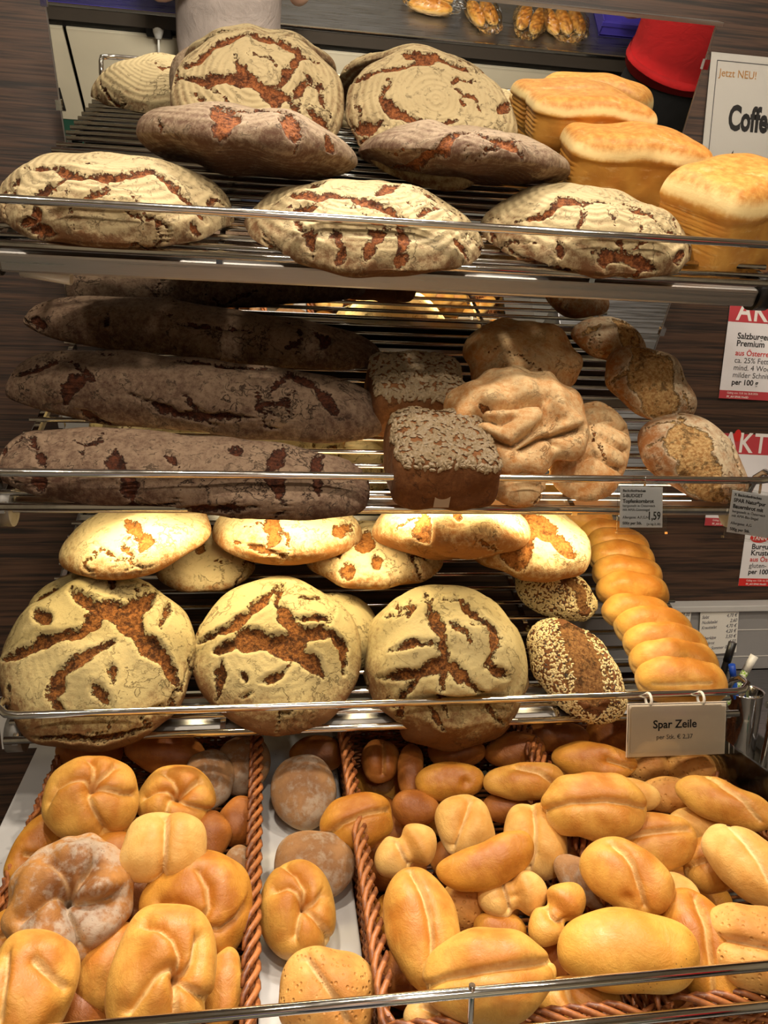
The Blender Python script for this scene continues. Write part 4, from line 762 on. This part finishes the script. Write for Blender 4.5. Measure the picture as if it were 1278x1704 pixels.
bm = bmesh.new(); bmesh.ops.create_circle(bm, cap_ends=True, segments=20, radius=.0085); bmesh.ops.scale(bm, vec=(1, 1.6, 1), verts=bm.verts); o = link('hook_tab', mesh_of(bm), M_REDF, t2); o.location = (.052, -.004, .0008)
t3 = offer('white offer card with a red oval logo, lowest on the right wall', 1249, 826, [], False, y=YW+.0022, rot=-1.5, red=M_REDF)
bm = bmesh.new(); bmesh.ops.create_circle(bm, cap_ends=True, segments=28, radius=.02); bmesh.ops.scale(bm, vec=(1.15, .55, 1), verts=bm.verts); o = link('logo_oval', mesh_of(bm), M_REDF, t3); o.location = (.036, -.096, .0005); put(t3, 'TANN', .0365, -.1005, .013, M_INKW, bold=.0003, align='CENTER').location.z = .0009
for k, (s_, mt, bd) in enumerate((('Burgunder', M_INK, B_), ('Krusten', M_INK, B_), ('aus Österreich', M_INKR, .0002), ('gluten-', M_INKG, 0), ('per 100 g', M_INK, B_))): put(t3, s_, .020, -.122-.0148*k, .0178 if k < 2 else .016, mt, bold=bd)
def price_tag(label, px, py, w, h, rot, rows, price=None):
    t = sheet('price_tag', label, 'price tag', px, py, 1.038, w, h, M_PAPERG, rot, .0004, -9)
    link('clear_holder', box_mesh((-.005, -h-.006, .0012), (w+.006, .004, .0022), .0006), M_ACRYL, t); link('holder_foot', box_mesh((-.005, -h-.0095, -.004), (w+.006, -h-.006, .004)), M_ACRYL, t); link('rail_clip', box_mesh((w*.35, .001, -.010), (w*.62, .016, -.002), .001), M_ACRYL, t)
    for (s_, yy, sz, mt, bd) in rows: put(t, s_, .004, yy, sz, mt, bold=bd)
    if price: put(t, price[0], w-.003, -h+.0115, .0165, M_INK, bold=.0002, sx=.72, align='RIGHT'); put(t, price[1], w-.003, -h+.0035, .0048, M_INKG, align='RIGHT')
    return t
price_tag('clear price tag reading 1,59 on the middle guard rail', 1032, 810, .0655, .0585, 0, [('Backofenfrisches', -.0072, .0052, M_INK, .0001), ('S-BUDGET', -.0148, .0066, M_INK, .00012), ('Topfenkornbrot', -.0228, .0072, M_INK, .0002), ('hergestellt in Österreich', -.0288, .0050, M_INKG, 0), ('mit AMA-Gütesiegel', -.0345, .0050, M_INKG, 0), ('Allergene: A,F,G,N', -.0455, .0052, M_INKG, 0), ('500g per Stk.', -.0540, .0056, M_INK, .0001)], ('1,59', '(je kg 3,18)'))
price_tag('tilted clear price tag under the farmhouse loaf at the frame edge', 1219, 815, .078, .0625, -8, [('X Backofenfrisches', -.0080, .0058, M_INK, .0001), ('SPAR Natur*pur', -.0168, .0078, M_INK, .00016), ('Bauernbrot mit', -.0258, .0080, M_INK, .0002), ('hergestellt in Österreich', -.0325, .0055, M_INKG, 0), ('mit AMA-Bio-Siegel', -.0390, .0055, M_INKG, 0), ('Allergene: A,G', -.0500, .0058, M_INKG, 0), ('500g per Stk.', -.0590, .0062, M_INK, .0001)])
t = sheet('hanging_sign', 'clear hanging sign for joined rolls on white rings below the lowest rail', 'sign', 1051, 1176, 1.030, .147, .071, M_PAPERB, -.5, .0005, -8)
link('clear_pocket', box_mesh((-.006, -.078, .0012), (.156, .004, .0024), .0011), M_ACRYL, t); link('pocket_back', box_mesh((-.006, -.078, -.0026), (.156, .004, -.0016), .0004), M_PAPERB, t)
put(t, 'Spar Zeile', .071, -.034, .0175, M_INK, bold=.0003, align='CENTER'); put(t, 'per Stk. € 2,37', .071, -.051, .0098, M_INKG, align='CENTER')
for x in (.031, .117):
    bm = bmesh.new(); bm_tube(bm, [(x, .008+.0095*math.cos(a), -.008+.0095*math.sin(a)) for a in np.linspace(0, 2*math.pi, 18)], .0022, 8, False); link('hanging_ring', mesh_of(bm), M_PVC, t)
# steel splashback and worktop right of the rack
zt = at_y(1210, 1006, 1.565)[2]; zb = at_y(1255, 1114, 1.56)[2]
sb = thing('steel_splashback', 'grey steel splashback panel below the wooden wall at right', 'panel', (1.2, 1.565, zb)); link('sheet', box_mesh((-.58, 0, 0), (1.0, .012, zt-zb-.012)), plain('splash_grey', S(150, 148, 148), .42, .0), sb); link('top_ledge', box_mesh((-.58, -.012, zt-zb-.014), (1.0, .034, zt-zb), .002), plain('ledge_grey', S(196, 194, 192), .4), sb)
link('seam', box_mesh((-.58, -.0012, zt-zb-.062), (1.0, 0, zt-zb-.060)), M_WHITE_P, sb); link('seam', box_mesh((-.58, -.0012, .03), (1.0, 0, .032)), M_WHITE_P, sb)
wt = thing('steel_worktop', 'steel worktop right of the roll tray below the notes', 'worktop', (1.5, 1.2, 0)); link('top', box_mesh((-.58, -.45, zb-.03), (.7, .36, zb), .003), M_STEELD, wt); link('base', box_mesh((-.57, -.40, 0), (.69, .36, zb-.03)), M_GREYP, wt)
def note(label, px, py, w, h, rows, rot):
    t = sheet('paper_note', label, 'note', px, py, 1.558, w, h, M_PAPER, rot, .0004)
    for k, (a, b) in enumerate(rows):
        if a: put(t, a, .004, -.013-.0125*k, .0105, M_HAND, shear=.35, sx=.85)
        if b: put(t, b, w-.004, -.013-.0125*k, .0115, M_HAND, shear=.3, sx=.85, align='RIGHT')
    return t
note('small paper note half hidden behind the joined rolls', 1108, 1016, .062, .07, [('', '4,00')], -1)
note('handwritten price list taped to the steel splashback', 1166, 1012, .094, .112, [('', '3,20 €'), ('Salat', '4,70 €'), ('Nudelsalat', '2,60'), ('Krautsalat', '4,70 €'), ('', '4,20 €'), ('Leberkäse', '3,50 €'), ('Käsebrot', '4,50'), ('Wurst Sommer', '0,80 €')], 3)
P = at_y(1224, 1262, 1.165); pc = thing('pen_cup', 'shiny steel cup of pens at the right end of the lowest rail', 'cup', P)
prof = [(.0, 0), (.027, 0), (.029, .004), (.031, .085), (.0325, .125), (.0345, .128), (.0315, .1265), (.0295, .085), (.027, .006), (0, .005)]
bm = bmesh.new(); rings = [[bm.verts.new((r_*math.cos(2*math.pi*k/28), r_*math.sin(2*math.pi*k/28), z_)) for k in range(28)] for (r_, z_) in prof[1:-1]]
for a, b in zip(rings, rings[1:]):
    for k in range(28): bm.faces.new((a[k], a[(k+1) % 28], b[(k+1) % 28], b[k])).smooth = True
bm.faces.new(rings[0][::-1]); bm.faces.new(rings[-1]); bmesh.ops.recalc_face_normals(bm, faces=bm.faces); link('cup_body', mesh_of(bm), M_CHROME, pc)
link('wire_hook', tube_mesh([(-.012, .03, .12), (-.012, .036, .15), (-.012, .018, .156)], .002, 6), M_CHROME, pc)
def pen(label, p0, p1, y0, rad, mat, cap=None, capn='cap'):
    a, b = at_y(*p0, y0), at_y(*p1, y0); low = a+(a-b)/np.linalg.norm(a-b)*.055
    t = thing('pen', label, 'pen', low, 'pens in the steel cup'); d_ = Vector(b-low); br = link('barrel', tube_mesh([(0, 0, 0), tuple(d_*.05), tuple(d_*.92), tuple(d_)], [rad*.5, rad, rad, rad*.75], 10), mat, t)
    if cap: link(capn, tube_mesh([tuple(d_*.70), tuple(d_*1.012)], rad*1.12, 10), cap, br)
pen('thick black marker in the steel cup', (1203, 1122), (1219, 1070), 1.165, .0062, M_BLACK, M_BLACK)
pen('blue pen in the steel cup', (1222, 1140), (1218, 1107), 1.150, .0050, plain('blue_plastic', S(40, 90, 190), .35), plain('blue_plastic_dark', S(28, 66, 160), .35))
def check_mat():
    t = NT('green_check_print'); c = t.n('ShaderNodeTexChecker'); t.l(t.tc, c.inputs[0]); c.inputs['Scale'].default_value = 260; c.inputs[1].default_value = (*S(150, 190, 70), 1); c.inputs[2].default_value = (*S(226, 230, 200), 1); return t.fin(c.outputs[0], .4)
pen('green checked pen slanting out of the steel cup', (1234, 1128), (1255, 1092), 1.16, .0062, check_mat(), M_PVC, 'end_plug')
P = at_y(1262, 1300, 1.12); tg = thing('bread_tongs', 'steel bread tongs hanging at the far right of the rack', 'tongs', P)
for s_, dx in ((1, 0), (-1, .018)): link('arm', tube_mesh([(dx, 0, 0), (dx+.004*s_, 0, .05), (dx+.010*s_, .002, .10), (.009, .003, .14)], [.004, .0052, .005, .004], 8, True, 1.0), M_CHROME, tg)
link('hinge', tube_mesh([(.0, .003, .138), (.018, .003, .138)], .006, 10), M_CHROME, tg)
# ------------------------------------------------------------------ the shop behind the camera, seen in the mirrors
MB = SHELF[0]+SS*(DEPTH+.002)
def mir(px, py, P0, n0):
    """point of plane (P0, n0) that the top mirror shows at a photo pixel"""
    h_ = at_plane(px, py, MB, SS); rr = _n(h_-CAM); rr = rr-2*rr.dot(SS)*SS; return h_+rr*(np.dot(np.asarray(P0)-h_, n0)/rr.dot(n0))
CY, CZ = -.60, .90
m1 = mir(400, 33, (0, 0, CZ), np.array((0, 0, 1.))); CY = m1[1]
ct = thing('service_counter', 'steel-topped service counter across the aisle, seen in the mirror', 'counter', (0, CY, 0))
link('worktop', box_mesh((-2.6, -.75, CZ-.006), (2.6, .004, CZ)), M_STEELD, ct); link('front_edge', box_mesh((-2.6, -.004, CZ-.012), (2.6, .006, CZ+.002), .002), M_CHROME, ct); link('apron', box_mesh((-2.6, -.012, CZ-.075), (2.6, .0, CZ-.012)), plain('apron_dark', S(70, 62, 54), .5), ct)
link('recess', box_mesh((-2.6, -.06, CZ-.14), (2.6, -.05, CZ-.075)), M_BLACK, ct); link('back_board', box_mesh((-2.6, -.74, 0), (2.6, -.70, CZ-.01)), M_BEIGE, ct)
for k in range(6): link('panel', box_mesh((-2.6+.87*k, -.05, .30), (-1.745+.87*k, -.035, CZ-.135), .002), M_BEIGE, ct)
link('kick_board', box_mesh((-2.6, -.05, 0), (2.6, -.04, .295)), plain('kick_green', S(36, 84, 66), .5), ct)
ps = mir(264, 44, (0, CY-.035, 0), np.array((0, 1., 0)))
sk = thing('power_socket', 'black socket with a white plug on the counter panel, seen in the mirror', 'socket', (ps[0], CY-.034, ps[2])); link('plate', box_mesh((-.055, 0, -.045), (.055, .014, .045), .006), M_BLACK, sk); link('plug', tube_mesh([(0, .01, 0), (0, .035, 0), (0, .05, -.02)], [.024, .022, .012], 12), M_PVC, sk)
link('cable', tube_mesh([(0, .05, -.02), (-.005, .055, -.08), (-.03, .05, -.22), (-.10, .05, -.40), (-.35, .05, -.52)], .005, 6), M_PVC, sk)
link('vent_plate', box_mesh((-.62, 0, -.46), (-.48, .004, -.34)), M_BLACK, sk)
# clear bags of long rolls lying on the counter
def bag(label, px, py, rot, n, L=.17):
    P = mir(px, py, (0, 0, CZ), np.array((0, 0, 1.))); t = thing('bread_bag', label, 'bagged bread', (P[0], P[1], CZ), 'bagged rolls on the counter in the mirror'); t.rotation_euler = (0, 0, math.radians(rot)); bpy.context.view_layer.update()
    for k in range(n):
        sq = SQ(L/2, .031, .028, .026, 2.4, 2.1); O = np.array((P[0], P[1], CZ+.03)); me = bread_mesh(sq, O, np.eye(3), 14, seed=900+k+int(px), lump=(.001, .05), pxm=.002); o = link('bread_stick', me, M_ROLL, t); o.location = (0, (k-(n-1)/2)*.064, .029)
    V, Q = cube_sphere(14); sq = SQ(L/2+.03, .034*n+.012, .068, .0, 3, 3); P3 = V*np.array((L/2+.035, .034*n+.016, .036))+np.array((0, 0, .036)); rg = np.random.default_rng(int(px)); P3[:, 2] = np.maximum(P3[:, 2]+rg.normal(0, .002, len(P3)), .001); P3[:, 0] += np.where(P3[:, 0] > L/2, .03*rg.random(len(P3)), 0)
    me = bpy.data.meshes.new('bag'); me.from_pydata(P3.tolist(), [], Q.tolist()); me.update(); link('clear_bag', me, M_FILM, t)
bag('bag of flat pale rolls, leftmost on the mirrored counter', 715, 14, 5, 2, .20); bag('bag of two rolls, second on the mirrored counter', 800, 32, 75, 2, .16); bag('bag of two seeded rolls, third on the mirrored counter', 880, 42, 110, 2, .18); bag('bag of rolls beside the blue crate in the mirror', 935, 46, 80, 3, .16)
M_PURP = plain('purple_plastic', S(64, 54, 150), .35)
def crate(label, P, w, dp, h):
    t = thing('plastic_crate', label, 'crate', (P[0], P[1], CZ)); link('bottom', box_mesh((-w/2, -dp/2, .001), (w/2, dp/2, .008)), M_PURP, t)
    for (a, b) in (((-w/2, -dp/2), (w/2, -dp/2+.006)), ((-w/2, dp/2-.006), (w/2, dp/2)), ((-w/2, -dp/2), (-w/2+.006, dp/2)), ((w/2-.006, -dp/2), (w/2, dp/2))): link('side', box_mesh((*a, .001), (*b, h), .002), M_PURP, t)
    link('rim', box_mesh((-w/2-.008, dp/2, h-.02), (w/2+.008, dp/2+.008, h), .002), M_PURP, t)
pz = np.array((0, 0, 1.)); c1 = mir(1040, 64, (0, 0, CZ), pz); crate('small blue-violet crate on the mirrored counter', c1+np.array((0, -.10, 0)), .26, .2, .07)
c2 = mir(200, 10, (0, 0, CZ), pz); crate('long violet crate behind the photographer in the mirror', c2+np.array((0, -.22, 0)), .95, .30, .16)

# ------------------------------------------------------------------ people across the aisle (reflected)
M_SKIN = plain('skin', S(206, 160, 134), .55); M_HAIR = plain('hair_brown', S(60, 42, 30), .7); M_SHOE = plain('shoe_dark', S(34, 32, 34), .5)
def cloth(name, col):
    t = NT(name); a = t.noise(7, 4, .6, None, 1.2); b = t.noise(900, 1); t.bump(t.math('ADD', t.math('MULTIPLY', a, 6), b), .006, .5); return t.fin(t.mix(t.ramp(a, .3, .7), tuple(x*.82 for x in col), col), .9)
def skin_mesh(verts, edges, radii, lv=2):
    me = bpy.data.meshes.new('sk'); me.from_pydata(verts, edges, []); o = bpy.data.objects.new('sk', me); COL.objects.link(o); md = o.modifiers.new('s', 'SKIN'); md.use_smooth_shade = True
    for i, rr in enumerate(radii): me.skin_vertices[0].data[i].radius = rr if isinstance(rr, tuple) else (rr, rr)
    me.skin_vertices[0].data[0].use_root = True; sb_ = o.modifiers.new('u', 'SUBSURF'); sb_.levels = lv
    r_ = bpy.data.meshes.new_from_object(o.evaluated_get(bpy.context.evaluated_depsgraph_get())); bpy.data.objects.remove(o); r_.polygons.foreach_set('use_smooth', [True]*len(r_.polygons)); return r_
def loft(rings, seg=28, cap=False, wob=0.0, seed=0):
    bm = bmesh.new(); rg = random.Random(seed); rr = []
    for (cx, cy, cz, rx, ry) in rings:
        ph = rg.uniform(0, 6); rr.append([bm.verts.new((cx+(rx*(1+wob*math.sin(5*a+ph)))*math.cos(a), cy+(ry*(1+wob*math.sin(4*a+ph)))*math.sin(a), cz+wob*.12*math.sin(3*a+ph))) for a in [2*math.pi*k/seg for k in range(seg)]])
    for a, b in zip(rr, rr[1:]):
        for k in range(seg): bm.faces.new((a[k], a[(k+1) % seg], b[(k+1) % seg], b[k])).smooth = True
    if cap: bm.faces.new(rr[0][::-1]); bm.faces.new(rr[-1])
    return mesh_of(bm)
def person(label, x, y, yaw, shirt, trouser, hem=.90, hold=None, k=1.0):
    t = thing('person', label, 'person', matrix=Matrix.Translation((x, y, 0)) @ Matrix.Rotation(math.radians(yaw), 4, 'Z'))     # faces +y
    V = [(0, 0, .96), (0, -.005, 1.12), (0, 0, 1.30), (0, -.015, 1.44), (0, -.005, 1.52), (0, .02, 1.60), (0, .025, 1.68)]; E = [(i, i+1) for i in range(6)]; Rr = [(.15, .11), (.14, .10), (.165, .11), (.10, .08), .052, (.075, .085), (.072, .09)]
    def chain(root, pts, rads):
        p_ = root
        for q, ra in zip(pts, rads): V.append(q); Rr.append(ra); E.append((p_, len(V)-1)); p_ = len(V)-1
        return p_
    for s_ in (-1, 1):
        chain(0, [(s_*.09, 0, .88), (s_*.10, .01, .50), (s_*.10, -.01, .10), (s_*.105, .09, .04), (s_*.11, .15, .03)], [.085, .06, .042, (.038, .035), .03])
        if hold: el, wr = (s_*.27, .10, 1.16), tuple(np.array(hold)+np.array((s_*.055, -.03, -.05)))
        else: el, wr = (s_*.27, -.02, 1.12), (s_*.26, .08, .90)
        w_ = chain(3, [(s_*.17, -.01, 1.42), el, wr], [.058, .042, .030]); d_ = np.array((-s_*.15, .15, .8)) if hold else np.array((0, .25, -1.)); d_ = _n(d_)
        palm = tuple(np.array(wr)+d_*.06); pm = chain(w_, [palm], [(.036, .018)]); sd = np.array((1., 0, 0)) if hold else np.array((.3, 1, 0.))
        for j, ln in enumerate((.062, .070, .066, .052)): b_ = np.array(palm)+sd*(j-1.5)*.019+d_*.02; chain(pm, [tuple(b_), tuple(b_+d_*ln*.55+np.array((0, .006, 0))), tuple(b_+d_*ln+np.array((0, .016, 0)))], [.0095, .009, .008])
        th = np.array(wr)+d_*.02; chain(w_, [tuple(th-sd*s_*.034), tuple(th-sd*s_*.05+d_*.035)], [.011, .009])
    link('body', skin_mesh(V, E, Rr), M_SKIN, t)
    # face and hair
    link('nose', tube_mesh([(0, .108, 1.655), (0, .128, 1.625), (0, .105, 1.615)], [.007, .013, .009], 8), M_SKIN, t)
    for s_ in (-1, 1): link('eye', tube_mesh([(s_*.032, .095, 1.658), (s_*.032, .108, 1.658)], .011, 10), M_INKW, t); link('ear', tube_mesh([(s_*.078, .02, 1.60), (s_*.088, .01, 1.64), (s_*.080, .015, 1.67)], [.008, .014, .008], 8), M_SKIN, t)
    link('mouth', tube_mesh([(-.024, .098, 1.588), (0, .108, 1.586), (.024, .098, 1.588)], .006, 6), plain('lips', S(170, 96, 88), .5), t)
    link('hair', loft([(0, -.02, 1.60, .070, .07), (0, -.012, 1.65, .090, .098), (0, -.005, 1.70, .092, .10), (0, .005, 1.745, .078, .088), (0, .01, 1.775, .03, .04)], 22, True), M_HAIR, t)
    link('shirt', loft([(0, .005, hem, .215, .155), (0, .005, hem+.03, .212, .152), (0, .003, 1.02, .205, .145), (0, 0, 1.14, .205, .140), (0, 0, 1.28, .225, .145), (0, -.005, 1.38, .215, .125), (0, -.01, 1.44, .16, .095), (0, -.01, 1.475, .085, .075)], 32, False, .018, int(x*10)), cloth(label[:10]+'_shirt', shirt), t)
    for s_ in (-1, 1):
        link('sleeve', tube_mesh([(s_*.14, -.01, 1.42), (s_*.20, -.005, 1.385), (s_*.245, .03 if hold else -.01, 1.26)], [.078, .074, .064], 16, False), cloth(label[:10]+'_sleeve', shirt), t)
        link('trouser_leg', loft([(s_*.105, .06, .06, .075, .085), (s_*.105, .0, .12, .072, .075), (s_*.10, .01, .50, .085, .09), (s_*.09, .0, .80, .105, .115)], 20, False, .02), cloth(label[:10]+'_leg', trouser), t)
        link('shoe', loft([(s_*.11, .05, .0, .050, .135), (s_*.11, .05, .03, .054, .14), (s_*.11, .02, .075, .045, .09), (s_*.105, -.01, .11, .042, .05)], 18, True), M_SHOE, t)
    link('trouser_seat', loft([(0, .0, .76, .185, .125), (0, .0, .86, .195, .130), (0, .0, .98, .185, .128), (0, 0, 1.03, .178, .124)], 28), cloth(label[:10]+'_seat', trouser), t)
    return t
person('person in a grey shirt holding a phone, seen in the top mirror', -.16, -.36, -6, S(176, 160, 150), S(44, 50, 70), hem=.90, hold=(.13, .30, 1.56))
ph = thing('mobile_phone', 'dark phone held up by the person in the grey shirt', 'phone', (0, -.016, ZC-.03)); link('case', box_mesh((-.037, -.006, -.120), (.037, .006, .04), .004), M_BLACK, ph); link('screen', box_mesh((-.034, -.0066, -.116), (.034, -.0061, .036)), plain('screen_glass', S(20, 24, 30), .1), ph)
py1 = np.array((0, 1., 0)); rp = mir(1118, 100, (0, CY+.24, 0), py1); rh = mir(1095, 137, (0, CY+.36, 0), py1)
person('person in a red shirt and black trousers, seen in the top mirror', rp[0]+.02, CY+.24, 195, S(196, 22, 26), S(20, 19, 20), hem=float(rh[2]), hold=(.05, .30, 1.15))
